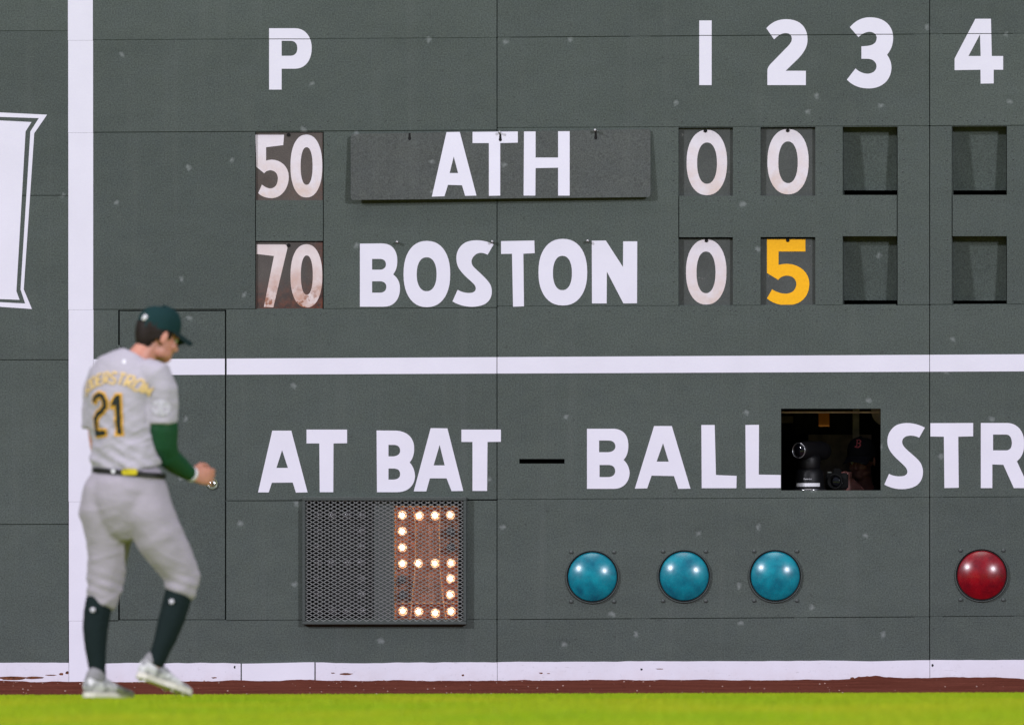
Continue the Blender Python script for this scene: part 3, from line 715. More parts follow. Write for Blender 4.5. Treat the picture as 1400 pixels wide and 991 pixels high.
numplate((349.7, 331, 441.6, 424.5), [seven, ring(350, 769, 77, 153, 352, 765, 29, 95)], Z5, .018, 'plate_rust', 'plate_white_rust', 'rust stained plate reading 70 in the lower pitcher slot', (394.5, 335.5))
numplate((928.6, 175.4, 1004, 271), [ring(235, 221, 98, 158, 236, 224, 48, 100, 2.2)], Z7, .034, 'plate', 'plate_white', 'plate with white 0 in first inning slot beside the ATH sign', (964.3, 179.2))
numplate((1040.4, 175.2, 1116.5, 271), [ring(628, 217, 100, 158, 628, 220, 47, 101, 2.2)], Z7, .034, 'plate', 'plate_white', 'plate with white 0 above the gold 5 plate', (1077, 178.8))
numplate((928.6, 326.4, 1004, 421), [ring(232, 750, 98, 158, 231, 752, 46, 101, 2.2)], Z7, .034, 'plate', 'plate_white', 'plate with white 0 left of the gold 5 plate', (965.8, 329))
numplate((1040.4, 326, 1116.5, 421), ["M526 592 L712 592 L712 651 L582 651 L582 716 C660 695 732 740 731 808 C730 870 690 910 625 911 C580 911 550 898 526 878 L551 834 C570 848 600 856 622 855 C650 852 668 835 668 806 C666 780 645 767 620 768 C600 770 590 777 580 788 L526 755 Z"], Z7, .034, 'plate', 'gold', 'plate with gold 5 in second inning slot of lower row', (1077, 328.6))
# blank shutters hanging in the empty slots
for (x0, y0, x1, y1), lab, gap in ((SLOT_N[2], 'blank green shutter plate in the upper row, in the column of the painted three', 6.4), (SLOT_N[5], 'blank green shutter plate in the lower row, next to the gold 5', 6.0),
                              (SLOT_4[0], 'blank green shutter plate in the upper row, in the column of the painted four', 6.2), (SLOT_4[1], 'blank green shutter plate in the lower row, nearest the right edge of the picture', 5.5)):
    ta, tb = .098, .138
    q = [WD(x0 + .5, y1 - gap, tb), WD(x1 - .8, y1 - gap, tb), WD(x1 - .8, y0 - 1, ta), WD(x0 + .5, y0 - 1, ta)]
    mb = MB(); mb.hexa(q + [p + Vector((0, .003, 0)) for p in q])
    tag(mb.build('shutter_plate', M['wall']), lab, 'shutter plate', 'blank shutter plates in the empty score slots')

# ================================================================ BULB DISPLAY
bdp = thing('bulb_display', WD(525, 853, 0), 0, 'caged two digit bulb display with lit bulbs forming 5', 'display')
for r_ in ((413, 679.4, 637.8, 684.2), (413, 849, 637.8, 853.4), (413, 684.3, 417.4, 848.9), (633.4, 684.3, 637.8, 848.9)):
    mb = MB(); mb.pxbox(*r_, -.048, .0); bevel(mb.build('frame_bar', M['frame'], bdp), .003)
mb = MB()
bk = .115
mb.pxbox(414, 681, 637, 852, bk, bk + .004)
for r_ in ((415, 685, 418.5, 849), (632.5, 685, 636, 849), (415, 681.5, 636, 684.6), (415, 848.6, 636, 851.5)): mb.pxbox(*r_, .001, bk)
mb.build('housing', M['display_black'], bdp)
mb = MB(); mb.pxbox(539.5, 690, 628, 848, bk - .006, bk - .001); mb.build('back_plate', M['display_metal'], bdp)
mb = MB(); mb.pxbox(511.3, 684.4, 538.8, 848.8, .012, .018); mb.build('divider_plate', M['frame'], bdp)
def zb(x_, y_): return 400 + x_ / 4.719, 660 + y_ / 4.719
rowsY = (210, 313, 415, 519, 620, 720, 828); colX = (710, 815, 918, 1022); colL = (155, 255, 350, 445)
mb = MB(); mb.ball((0, 0, 0), (.028, .022, .028), None, 16, 10); bulb_me = bpy.data.meshes.new('bulb'); bulb_me.from_pydata(mb.v, [], mb.f); bulb_me.update()
bulb_on = bulb_me.copy(); bulb_on.materials.append(M['bulb_on']); bulb_off = bulb_me.copy(); bulb_off.materials.append(M['bulb_off'])
mb = MB(); mb.ball((0, 0, 0), (.0195, .0135, .0195), None, 14, 8); fil_me = bpy.data.meshes.new('filament'); fil_me.from_pydata(mb.v, [], mb.f); fil_me.update()
fil_dim = fil_me.copy(); fil_me.materials.append(M['filament']); fil_dim.materials.append(M['filament_dim'])
for me_ in (bulb_on, bulb_off): me_.polygons.foreach_set('use_smooth', [True] * len(me_.polygons))
mb = MB(); mb.lathe((0, 0, 0), (0, 1, 0), [(.012, .012), (.016, .03), (.018, .052)], 12); sock_me = bpy.data.meshes.new('socket'); sock_me.from_pydata(mb.v, [], mb.f); sock_me.materials.append(M['display_black'])
lit = {0: (1, 1, 1, 1), 1: (1, None, None, 0), 2: (1, None, None, 0), 3: (1, 1, 1, 1), 4: (0, None, None, 1), 5: (0, None, None, 1), 6: (1, 1, 1, 1)}
for side, cols in ((0, colL), (1, colX)):
    for j, y_ in enumerate(rowsY):
        for i, x_ in enumerate(cols):
            st = lit[j][i]
            if st is None: continue
            yy = y_ + (12 if (side == 1 and j == 6 and i == 2) else 0)
            p = WD(*zb(x_ + random.uniform(-4, 4), yy + random.uniform(-3, 3)), .052)
            on = st and side
            o = bpy.data.objects.new('bulb', bulb_on if on else bulb_off); COL.objects.link(o); o.parent = bdp; o.location = p - bdp.location
            if on:
                o['label'] = 'lit warm bulb'
                fo = bpy.data.objects.new('filament', fil_me if random.random() < .7 else fil_dim); COL.objects.link(fo); fo.parent = o; fo.location = (0, -.0095, 0)
            s_ = bpy.data.objects.new('bulb_socket', sock_me); COL.objects.link(s_); s_.parent = bdp; s_.location = p - bdp.location
def trough(pts):
    mb = MB()
    for (a, b) in zip(pts, pts[1:]):
        pa, pb = WD(*zb(*a), .03), WD(*zb(*b), .03); t_ = (pb - pa).normalized(); n_ = Vector((-t_.z, 0, t_.x)) * .0028
        q = [pa - n_, pb - n_, pb + n_, pa + n_]; mb.hexa(q + [Vector((p.x, bk - .006, p.z)) for p in q])
    mb.build('trough_edge', M['trough'], bdp)
trough([(658, 160), (659, 885)]); trough([(776, 158), (795, 300), (791, 545), (770, 760), (757, 880)])
trough([(953, 155), (945, 300), (948, 520), (968, 740), (988, 880)]); trough([(1064, 480), (1066, 885)])
trough([(664, 152), (1066, 152)]); trough([(660, 774), (1060, 774)]); trough([(664, 882), (1066, 882)])
# expanded metal cage
mb = MB(); x0, x1, y0, y1 = 417.6, 633.4, 684.4, 848.8
cw, chh = 9.82, 5.3; nxm = int((x1 - x0) / cw) + 1; nym = int((y1 - y0) / chh) + 1
for j in range(nym):
    for i in range(nxm * 2):
        xa = x0 + i * cw / 2; ya = y0 + j * chh
        up = (i + 0) % 2 == 0
        for s_ in (0, 1):
            a = (xa, ya + (chh / 2 if (up) else 0)); b = (xa + cw / 2, ya + (0 if up else chh / 2))
            if s_: a = (xa, ya + chh - (chh / 2 if up else 0)); b = (xa + cw / 2, ya + chh - (0 if up else chh / 2))
            if b[0] > x1 + 1 or max(a[1], b[1]) > y1 + 1: continue
            pa, pb = WD(*a, -.036), WD(*b, -.036); d_ = (pb - pa).normalized(); n_ = Vector((-d_.z, 0, d_.x)) * .0019
            q = [pa - n_, pb - n_, pb + n_, pa + n_]
            q2 = [p + Vector((0, .006 if (i % 2 == 0) else .004, 0)) for p in q]
            mb.hexa(q + q2)
mb.build('mesh_screen', M['mesh'], bdp)

# ================================================================ COUNT LAMPS
def lamp(px, py, mat, label):
    t = thing('count_lamp', WD(px, py, 0), 0, label, 'lamp', 'round glass count lamps')
    c0 = WD(px, py, 0); Rl = 34.2 / PXM; sl = R(36); Rc = Rl / math.sin(sl)
    prof = [(Rc * math.sin(sl * k / 14), Rc * (math.cos(sl * k / 14) - math.cos(sl))) for k in range(14, 0, -1)] + [(.0005, Rc * (1 - math.cos(sl)))]
    mb = MB(); mb.lathe(c0 + Vector((0, -.002, 0)), (0, -1, 0), prof, 56); mb.build('lens', M[mat], t, True)
    mb = MB(); mb.lathe(c0, (0, -1, 0), [(Rl + .011, -.0005), (Rl + .011, .008), (Rl + .009, .014), (Rl + .0062, .014), (Rl + .004, .004), (Rl - .01, .0010)], 56); mb.build('bezel', M['frame'], t, True)
    mb = MB(); mb.lathe(c0, (0, -1, 0), [(Rl + .0055, .0015), (Rl + .0050, .0042), (Rl - .002, .0042), (Rl - .006, .003)], 56); mb.build('gap_ring', M['black'], t, True)  # black ring stands in for the shaded gap between lens and bezel
    for dx, dy in ((-29, -34), (29.5, -34), (-29, 33.5), (29.5, 33.5)):
        mb = MB(); mb.lathe(WD(px + dx, py + dy, 0), (0, -1, 0), [(.0115, 0), (.0115, .004), (.0095, .009), (.004, .011)], 12); mb.build('bolt', M['bolt'], t, True)
lamp(810, 788.3, 'teal', 'leftmost teal glass lamp, nearest the bulb display'); lamp(935.5, 787.4, 'teal', 'middle one of the three teal glass lamps')
lamp(1060, 787.1, 'teal', 'rightmost teal glass lamp, below the open window'); lamp(1342.3, 786, 'red', 'red glass lamp under the letters STR')

# ================================================================ PERSON BUILDERS
def head_shape(mb, O, fwd, up):
    """skull, jaw, nose, brows, lips and ears round O; returns the head frame"""
    f_ = Vector(fwd).normalized(); u_ = Vector(up); u_ = (u_ - f_ * u_.dot(f_)).normalized(); r_ = f_.cross(u_)
    Mx = Matrix((r_, f_, u_)).transposed()
    P = lambda a, b, c: Vector(O) + Mx @ Vector((a, b, c))
    mb.ball(P(0, -.012, .030), (.074, .094, .088), Mx, 24, 16)
    mb.ball(P(0, .020, -.030), (.062, .070, .075), Mx, 24, 16)
    mb.ball(P(0, .055, -.080), (.034, .034, .028), Mx)
    for s in (-1, 1):
        mb.ball(P(s * .040, .020, -.066), (.022, .048, .030), Mx)
        mb.ball(P(s * .034, .066, -.026), (.026, .022, .022), Mx)
        mb.ball(P(s * .028, .078, .020), (.024, .012, .009), Mx)
        er = Mx @ Matrix.Rotation(s * R(-22), 3, 'Z')
        mb.ball(P(s * .079, -.008, -.004), (.009, .020, .033), er)
    mb.tube([(P(0, .084, .012), .008, .008, r_), (P(0, .098, -.014), .011, .010, r_), (P(0, .106, -.030), .016, .012, r_), (P(0, .090, -.040), .014, .008, r_)], 10)
    mb.ball(P(0, .080, -.056), (.022, .012, .006), Mx); mb.ball(P(0, .078, -.066), (.020, .012, .007), Mx)
    return Mx, P
def cap(P, Mx, parent, m1, m2, tilt=0):
    n = 32; prof = [(.0, 1.0), (.25, .99), (.5, .93), (.72, .80), (.88, .58), (.97, .32), (1.0, .05), (.99, -.06)]
    v = []; f = []
    for i, (r_, h_) in enumerate(prof):
        for k in range(n):
            a = 2 * math.pi * k / n; wv = 1 + .012 * math.cos(6 * a) * (1 if i > 1 else 0)
            front = max(0, math.sin(a))
            v.append(P(.086 * r_ * math.cos(a) * wv, -.010 + .106 * r_ * math.sin(a) * wv, .048 + (.098 + .006 * front) * h_ - .012 * (1 - math.sin(a)) * (1 if i > 5 else .3)))
    for i in range(len(prof) - 1):
        for k in range(n): f.append((i * n + k, (i + 1) * n + k, (i + 1) * n + (k + 1) % n, i * n + (k + 1) % n))
    c_ = pydata('cap', v, f, m1, parent, True)
    mb = MB(); mb.ball(P(0, -.010, .147), (.010, .010, .005), Mx); mb.build('button', m1, c_, True)
    v = []; f = []; nb = 14; rr = 7
    for L_ in (0, 1):
        for j in range(rr):
            for i in range(nb + 1):
                a = R(14 + 152 * i / nb); s = j / (rr - 1)
                bx, by = .084 * math.cos(a), -.010 + .103 * math.sin(a)
                ex, ey = .080 * math.cos(a), .088 + .078 * (max(0, math.sin(a)) ** .55)
                x_ = bx + (ex - bx) * s; y_ = by + (max(ey, by) - by) * s
                z_ = .046 - .012 * (1 - math.sin(a)) - .020 * s - 3.2 * x_ * x_ * s + (0 if L_ == 0 else -.004)
                v.append(P(x_, y_, z_))
    N1 = rr * (nb + 1)
    for L_ in (0, 1):
        for j in range(rr - 1):
            for i in range(nb):
                a = L_ * N1 + j * (nb + 1) + i; f.append((a, a + 1, a + nb + 2, a + nb + 1))
    for i in range(nb): a = (rr - 1) * (nb + 1) + i; f.append((a, a + 1, N1 + a + 1, N1 + a))
    flip_out(pydata('brim', v, f, m2, c_, True))
    return c_
def hair(P, parent, mat, zlow=-.075):
    v = []; f = []; nu, nv_ = 40, 16; keep = {}
    for j in range(nv_):
        for k in range(nu):
            a = 2 * math.pi * k / nu; z_ = .048 + (zlow - .048) * j / (nv_ - 1)
            sc_ = math.sqrt(max(.05, 1 - ((z_ - .03) / .135) ** 2))
            jit = .0025 * noise.noise(Vector((k * .9, j * .7, 1)))
            v.append(P((.080 * sc_ + .003 + jit) * math.cos(a), -.014 + (.100 * sc_ + .004 + jit) * math.sin(a), z_))
    for j in range(nv_ - 1):
        for k in range(nu):
            a = 2 * math.pi * (k + .5) / nu; s = math.sin(a); z_ = .048 + (zlow - .048) * (j + .5) / (nv_ - 1)
            lim = .42 if z_ > .0 else .12 if z_ > -.02 else -.25 - (-.02 - z_) * 7
            if s < lim and not (abs(s + .0) < .24 and z_ < .03 and False):
                f.append((j * nu + k, (j + 1) * nu + k, (j + 1) * nu + (k + 1) % nu, j * nu + (k + 1) % nu))
    o = pydata('hair', v, f, mat, parent, True); flip_out(o)
    bm = bmesh.new(); bm.from_mesh(o.data); g = bmesh.ops.solidify(bm, geom=bm.faces[:], thickness=.006); bm.to_mesh(o.data); bm.free()
    return o
def finger(mb, pts, r0, r1):
    n = len(pts); mb.tube([(p, r0 + (r1 - r0) * i / (n - 1), r0 + (r1 - r0) * i / (n - 1), (.13, .2, .97)) for i, p in enumerate(pts)], 10); mb.ball(pts[-1], r1 * 1.02, None, 8, 6)
    for p in pts[1:-1]: mb.ball(p, r0 * .98, None, 8, 6)

# ================================================================ THE PLAYER
SP = 297.0
DP = F_PX / SP
d0 = ray(180, 955); base = CAM + d0 * (DP / d0.dot(FW)) - Vector((0, 0, .006))
pl = thing('person', base, YAW, 'baseball player in grey road uniform number 21 and dark green cap, seen from behind', 'person')
PM = Matrix.LocRotScale(base, pl.rotation_euler, None)
def Q(px, py, y=0.0): return Vector(((px - 180) / SP, y, (955 - py) / SP))
def place(o):                                    # meshes of the player are modelled in his own frame
    o.data.transform(PM); o.data.update(); return o
th = R(38); FD = Vector((math.sin(th), math.cos(th), 0)); SD = Vector((math.cos(th), -math.sin(th), 0)); X1 = Vector((1, 0, 0))
HO = Q(217, 459, .045); HF = Vector((math.sin(R(62)) * math.cos(R(16)), math.cos(R(62)) * math.cos(R(16)), -math.sin(R(16))))
# --- body: one continuous skin
B = MB()
hm, HP = head_shape(B, HO, HF, (0.02, 0, 1))
B.tube([(Q(178, 512, .0), .085, .07, SD), (Q(186, 496, .008), .066, .062, SD), (Q(199, 480, .022), .058, .060, SD), (Q(210, 466, .036), .056, .060, SD)])
B.tube([(Q(177, 655), .14, .10, SD), (Q(170, 600), .14, .095, SD), (Q(166, 545), .15, .10, SD), (Q(172, 518), .165, .09, SD), (Q(180, 502), .11, .075, SD)])
armR = [(Q(222, 516, -.10), .055), (Q(226, 545, -.105), .054), (Q(225, 590, -.085), .050), (Q(226, 618, -.055), .044), (Q(240, 632, .02), .043), (Q(254, 642, .085), .035), (Q(264, 648, .125), .028)]
B.tube([(p, r, r, SD) for p, r in armR])
armL = [(Q(140, 514, .11), .055), (Q(132, 545, .125), .052), (Q(133, 590, .13), .043), (Q(134, 606, .14), .040), (Q(139, 630, .19), .036), (Q(147, 655, .26), .028)]
B.tube([(p, r, r, SD) for p, r in armL])
def hand(mb, wr, f_, s_, b_, k=1.0):
    """palm + thumb + four fingers; f_ pointing direction, s_ towards the thumb, b_ back of the hand"""
    f_, s_, b_ = Vector(f_).normalized(), Vector(s_).normalized(), Vector(b_).normalized()
    H_ = lambda a, b, c: wr + (f_ * a + s_ * b + b_ * c) * k
    mb.tube([(H_(a_, 0, c_), w_ * k, t_ * k, s_) for a_, c_, w_, t_ in ((-.012, 0, .024, .021), (.02, .001, .036, .019), (.055, .003, .043, .018), (.086, .001, .041, .015), (.094, -.002, .036, .010))], 16)
    for i, L_ in enumerate((.92, 1.0, .95, .78)):
        o_ = .031 - .0205 * i; c_ = .25 * i
        finger(mb, [H_(.082, o_, .001), H_(.082 + .036 * L_, o_ * 1.05, -.008 - .010 * c_), H_(.086 + .050 * L_ - .012 * c_, o_ * 1.02, -.032), H_(.076 + .036 * L_ - .010 * c_, o_ * .98, -.048)], .0098 * k, .0076 * k)
    finger(mb, [H_(.018, .030, -.006), H_(.050, .052, -.016), H_(.082, .052, -.026), H_(.106, .042, -.032)], .0118 * k, .0085 * k)
hand(B, Q(262, 646, .125), (.84, .50, -.12), (.10, .08, .98), (.50, -.86, 0.02), 1.0)
hand(B, Q(147, 655, .26), (.25, .25, -.93), (.7, -.7, 0), (-.7, -.6, -.2))
legR = [(Q(196, 665, -.045), .082, .085), (Q(206, 705, -.045), .088, .09), (Q(228, 748, -.02), .074, .076), (Q(250, 790, .005), .055, .057), (Q(240, 832, -.02), .050, .052), (Q(226, 875, -.045), .038, .040), (Q(214, 906, -.055), .030, .032), (Q(209, 920, -.055), .024, .026)]
legL = [(Q(154, 665, .045), .095, .095), (Q(147, 705, .05), .092, .092), (Q(143, 760, .07), .073, .073), (Q(138, 806, .08), .054, .054), (Q(131, 850, .06), .049, .050), (Q(131, 895, .045), .036, .036), (Q(134, 925, .04), .030, .032), (Q(134, 940, .04), .024, .026)]
for lg in (legR, legL): B.tube([(p, a, b, SD) for p, a, b in lg])
FR = Vector((.80, .50, -.30)).normalized(); FL = Vector((.70, .715, -.02)).normalized()
def shoe_frame(ank, f_, roll=0):
    f_ = f_.normalized(); s_ = f_.cross(Vector((0, 0, 1))).normalized(); u_ = s_.cross(f_); return lambda a, b, c: ank + f_ * a + s_ * b + u_ * c
AR, AL = Q(207, 931, -.055), Q(133.5, 952, .035)
for A_, F_ in ((AR, FR), (AL, FL)):
    S_ = shoe_frame(A_, F_); B.tube([(S_(-.05, 0, .06), .020, .024, S_(0, 1, 0) - S_(0, 0, 0)), (S_(.0, 0, .06), .024, .026, S_(0, 1, 0) - S_(0, 0, 0)), (S_(.08, 0, .042), .028, .014, S_(0, 1, 0) - S_(0, 0, 0)), (S_(.15, 0, .034), .028, .010, S_(0, 1, 0) - S_(0, 0, 0))])
place(B.blend('body', M['skin'], pl, .0052, 3, .45))
# --- jersey
def fold(amp, f1=13.0, sx=1.0, sz=1.6):
    def d_(co, n_): 
        p = Vector((co.x * sx, co.y * sx, co.z * sz))
        return amp * (noise.noise(p * f1) + .5 * noise.noise(p * f1 * 2.3 + Vector((5, 1, 2))))
    return d_
J = MB()
J.tube([(Q(178, 646), .172, .122, SD), (Q(176.5, 640.5), .182, .134, SD), (Q(174.5, 630), .184, .136, SD), (Q(170, 603), .168, .123, SD), (Q(168, 568), .174, .126, SD), (Q(167, 540), .184, .132, SD), (Q(170, 520), .196, .122, SD), (Q(176, 505), .180, .108, SD), (Q(182, 495), .125, .090, SD), (Q(187, 488, .008), .082, .078, SD)], 32)
J.tube([(Q(190, 508, -.05), .055, .055, SD), (Q(203, 508, -.075), .070, .066, SD), (Q(216, 513, -.10), .078, .072, SD), (Q(224, 532, -.105), .073, .070, X1), (Q(225, 556, -.098), .070, .068, X1), (Q(224.5, 577, -.090), .073, .070, X1)], 24)
J.tube([(Q(160, 508, .05), .055, .055, SD), (Q(150, 508, .08), .070, .066, SD), (Q(140, 513, .11), .075, .07, SD), (Q(133, 532, .125), .070, .068, X1), (Q(131, 556, .13), .066, .064, X1), (Q(131, 583, .135), .066, .064, X1)], 24)
jf = fold(.0060, 7)
def crease(co, f, ang, sx=1.0):                  # long ridges running along one direction of the cloth
    c_, s_ = math.cos(ang), math.sin(ang); u = co.x * c_ + co.z * s_; v_ = -co.x * s_ + co.z * c_
    a = noise.noise(Vector((u * f * .28, v_ * f, co.y * f * .5 + 3 * sx)))
    return max(0.0, .32 - abs(a)) * 3.1
def jd(co, n_):
    lowz = max(0, min(1, (1.42 - co.z) / .2))
    return jd0(co, n_) + .0075 * (crease(co, 15, R(-38)) - .45) * lowz + .004 * (crease(co, 22, R(30), 2) - .45) * lowz
def jd0(co, n_): 
    low = max(0, min(1, (1.20 - co.z) / .12)) + .6 * max(0, min(1, (.22 + co.x) / .3)) * (1 if co.z < 1.38 else 0)
    return jf(co, n_) * (.5 + low) + .004 * math.sin(co.z * 90 + co.x * 60) * max(0, min(1, (1.17 - co.z) / .08))
jersey = place(J.blend('jersey', M['jersey'], pl, .0062, 20, .5, jd))
# --- trousers
T = MB()
T.tube([(Q(178, 638), .166, .118, SD), (Q(177, 650), .170, .128, SD), (Q(174, 664), .172, .146, SD), (Q(171, 682), .164, .148, SD), (Q(172, 704), .140, .126, SD), (Q(176, 722), .108, .10, SD), (Q(180, 735), .06, .06, SD)], 32)
T.tube([(Q(194, 640, -.03), .080, .080, SD), (Q(197, 664, -.04), .102, .108, SD), (Q(204, 700, -.045), .113, .118, SD), (Q(219, 733, -.035), .107, .112, SD), (Q(241, 768, -.01), .088, .092, SD), (Q(250, 789, .004), .080, .082, SD), (Q(248, 804, .0), .070, .072, SD), (Q(245, 812, -.003), .063, .065, SD)], 28)
T.tube([(Q(161, 640, .03), .085, .085, SD), (Q(149, 668, .04), .113, .118, SD), (Q(143.5, 700, .05), .121, .120, SD), (Q(149, 735, .06), .100, .102, SD), (Q(146, 775, .075), .086, .088, SD), (Q(142, 806, .08), .077, .078, SD), (Q(139, 820, .076), .070, .070, SD), (Q(137, 826, .074), .062, .062, SD)], 28)
tf = fold(.0040, 6)
def td(co, n_):
    knee = math.exp(-((co.z - .56) / .09) ** 2) + .7 * math.exp(-((co.z - .78) / .07) ** 2)
    return .004 + .006 * (crease(co, 13, R(-28) if co.x > -.03 else R(24)) - .45) * max(.35, min(1, (.75 - co.z) / .2)) + tf(co, n_) * (.6 + 1.0 * knee) + .0022 * math.sin(co.z * 120 + co.x * 45) * math.exp(-((co.z - .52) / .06) ** 2)
place(T.blend('trousers', M['pants'], pl, .0062, 42, .5, td))
# --- belt
mb = MB(); n = 40; vv = []
for dz, g in ((-.012, .0), (-.012, .007), (.012, .007), (.012, -.002)):
    for k in range(n):
        a = 2 * math.pi * k / n; p = Q(177, 645) + SD * ((.182 + g) * math.cos(a)) + FD * ((.133 + g) * math.sin(a)); p.z += dz - .09 * (p.x - .0) - .0; vv.append(p)
mb.add(vv, [(i * n + k, i * n + (k + 1) % n, ((i + 1) % 4) * n + (k + 1) % n, ((i + 1) % 4) * n + k) for i in range(4) for k in range(n)])
belt = place(flip_out(mb.build('belt', M['belt'], pl)))
# --- socks, shoes
for pts in ([(Q(247, 800, .002), .064, .064), (Q(241, 824, -.012), .064, .064), (Q(235, 845, -.025), .061, .062), (Q(226, 872, -.042), .050, .052), (Q(217, 895, -.052), .041, .043), (Q(212, 908, -.055), .039, .041)],
            [(Q(136, 815, .078), .062, .062), (Q(132.5, 835, .07), .064, .062), (Q(130, 858, .06), .060, .058), (Q(130.5, 885, .05), .050, .049), (Q(132.5, 910, .043), .040, .040), (Q(134, 930, .04), .037, .039)]):
    mb = MB(); mb.tube([(p, a, b, SD) for p, a, b in pts], 24); sk = place(mb.blend('sock', M['sock'], pl, .006, 3, .5, fold(.0012, 20)))
    s0 = pts[1][0] + Vector((-.018, -.066, .012)); mb = MB(); mb.lathe(s0, (-.25, -1, .05), [(.0125, 0), (.0115, .007), (.001, .009)], 12); place(mb.build('logo', M['pale_patch'], sk))
for A_, F_ in ((AR, FR), (AL, FL)):
    S_ = shoe_frame(A_, F_); sv = S_(0, 1, 0) - S_(0, 0, 0)
    prof = [(-.078, .018, .05, .075), (-.068, .032, .018, .10), (-.03, .038, .016, .105), (.01, .041, .016, .100), (.05, .044, .016, .088), (.09, .048, .016, .070), (.13, .050, .016, .056), (.17, .046, .016, .046), (.20, .034, .016, .038), (.213, .016, .018, .030)]
    mb = MB(); mb.tube([(S_(x_, 0, (zb_ + zt) / 2), w_, (zt - zb_) / 2, sv) for x_, w_, zb_, zt in prof], 20)
    sh = place(mb.blend('shoe', M['shoe'], pl, .005, 3, .5, fold(.001, 30)))
    ctop = (A_ + Vector((0, 0, .118))) if F_ is FL else S_(.004, 0, .128)
    mb = MB(); mb.tube([(S_(-.022, 0, .075), .042, .052, sv), (S_(-.015, 0, .10), .041, .049, sv), (ctop, .040, .043, sv)], 20); place(mb.blend('collar', M['shoe_collar'], sh, .005, 2))
    out = [(-.080, 0), (-.072, .026), (-.05, .036), (.0, .034), (.05, .038), (.10, .050), (.15, .052), (.19, .042), (.212, .022), (.220, 0)]
    ol = out + [(a, -b) for a, b in out[-2:0:-1]]; n = len(ol); mb = MB()
    mb.add([S_(a, b, .002) for a, b in ol] + [S_(a, b * 1.03, .026) for a, b in ol], [tuple(range(n - 1, -1, -1)), tuple(range(n, 2 * n))] + [(k, (k + 1) % n, n + (k + 1) % n, n + k) for k in range(n)])
    for a, b in ((-.05, .02), (-.05, -.02), (.10, .032), (.10, -.032), (.16, .03), (.16, -.03), (.13, 0)): mb.bar(S_(a, b, .004), S_(a, b, -.010), .006, 6)
    place(flip_out(mb.build('sole', M['sole'], sh)))
    for k in range(5):
        mb = MB(); a = .035 + .021 * k; z_ = .096 - .011 * k; mb.tube([(S_(a, -.030, z_ - .014), .003, .003, F_), (S_(a + .004, 0, z_ + .003), .003, .003, F_), (S_(a, .030, z_ - .014), .003, .003, F_)], 6); place(mb.build('lace', M['patch'], sh))
# --- arm sleeve, wrist band
mb = MB(); mb.tube([(Q(225, 560, -.098), .058, .058, X1), (Q(225, 585, -.088), .068, .062, X1), (Q(226, 606, -.070), .062, .060, X1), (Q(230, 622, -.035), .056, .056, X1), (Q(241, 632, .025), .050, .050, X1), (Q(253, 641, .080), .041, .041, X1), (Q(261, 646.5, .112), .034, .034, X1)], 24)
place(mb.blend('arm_sleeve', M['sleeve'], pl, .006, 5, .5, fold(.0018, 16)))
mb = MB(); mb.tube([(Q(260.5, 645.5, .108), .036, .036, X1), (Q(263.5, 647.2, .120), .034, .034, X1)], 20); place(mb.build('wrist_band', M['patch'], pl, True))
# --- cap, hair, eyes
cp = cap(HP, hm, pl, M['capcloth'], M['brim']); place(cp)
for ch_ in cp.children: place(ch_)
lp = HP(.030, -.112, .062); mb = MB(); mb.lathe(lp + (HP(0, 1, 0) - HP(0, 0, 0)) * .012, HP(-.1, -1, .25) - HP(0, 0, 0), [(.0155, 0), (.0150, .012), (.001, .0135)], 16); place(mb.build('logo', M['patch'], cp))
place(hair(HP, pl, M['hair'], -.082))
for s in (-1, 1):
    mb = MB(); mb.ball(HP(s * .031, .074, .004), .0125, None, 12, 8); place(mb.build('eye', M['patch'], pl, True))
# --- stitched name and number, laid on the jersey's back
bmj = bmesh.new(); bmj.from_mesh(jersey.data); bvh = BVHTree.FromBMesh(bmj); bmj.free()
PMi = PM.to_3x3(); FDw = PMi @ FD; SDw = PMi @ SD
spine = PM @ Q(153, 560)
def onback(u, z_, lift):
    p = spine + SDw * u + Vector((0, 0, z_)) - FDw * 1.0
    h = bvh.ray_cast(p, FDw)
    if h[0] is None: return None
    return h[0] + h[1] * lift if h[1].dot(FDw) < 0 else h[0] - h[1] * lift
def stitched(name, subs, mat, lift, parent, sub=.012, lab=None):
    cu = bpy.data.curves.new('t', 'CURVE'); cu.dimensions = '2D'; cu.fill_mode = 'FRONT'
    for s in subs:
        sp = cu.splines.new('POLY'); sp.points.add(len(s) - 1)
        for p, (a, b) in zip(sp.points, s): p.co = (a, b, 0, 1)
        sp.use_cyclic_u = True
    t = bpy.data.objects.new('t', cu); COL.objects.link(t); dg = bpy.context.evaluated_depsgraph_get(); dg.update()
    me = bpy.data.meshes.new_from_object(t.evaluated_get(dg)); bpy.data.objects.remove(t); bpy.data.curves.remove(cu)
    me.name = name; me.materials.clear()
    bm = bmesh.new(); bm.from_mesh(me); bmesh.ops.triangulate(bm, faces=bm.faces)
    for _ in range(4):
        le = [e for e in bm.edges if e.calc_length() > sub]
        if not le: break
        bmesh.ops.subdivide_edges(bm, edges=le, cuts=1); bmesh.ops.triangulate(bm, faces=bm.faces)
    bad = []
    for v_ in bm.verts:
        q_ = onback(v_.co.x, v_.co.y, lift)
        if q_ is None: bad.append(v_)
        else: v_.co = q_
    bmesh.ops.delete(bm, geom=bad, context='VERTS')
    bmesh.ops.delete(bm, geom=[f for f in bm.faces if max(e.calc_length() for e in f.edges) > .05], context='FACES')
    ex = bmesh.ops.solidify(bm, geom=bm.faces[:], thickness=-.0012) if bm.faces else None
    bm.to_mesh(me); bm.free()
    o = link(name, me, M[mat], parent, False)
    if lab: o['label'] = lab
    return o
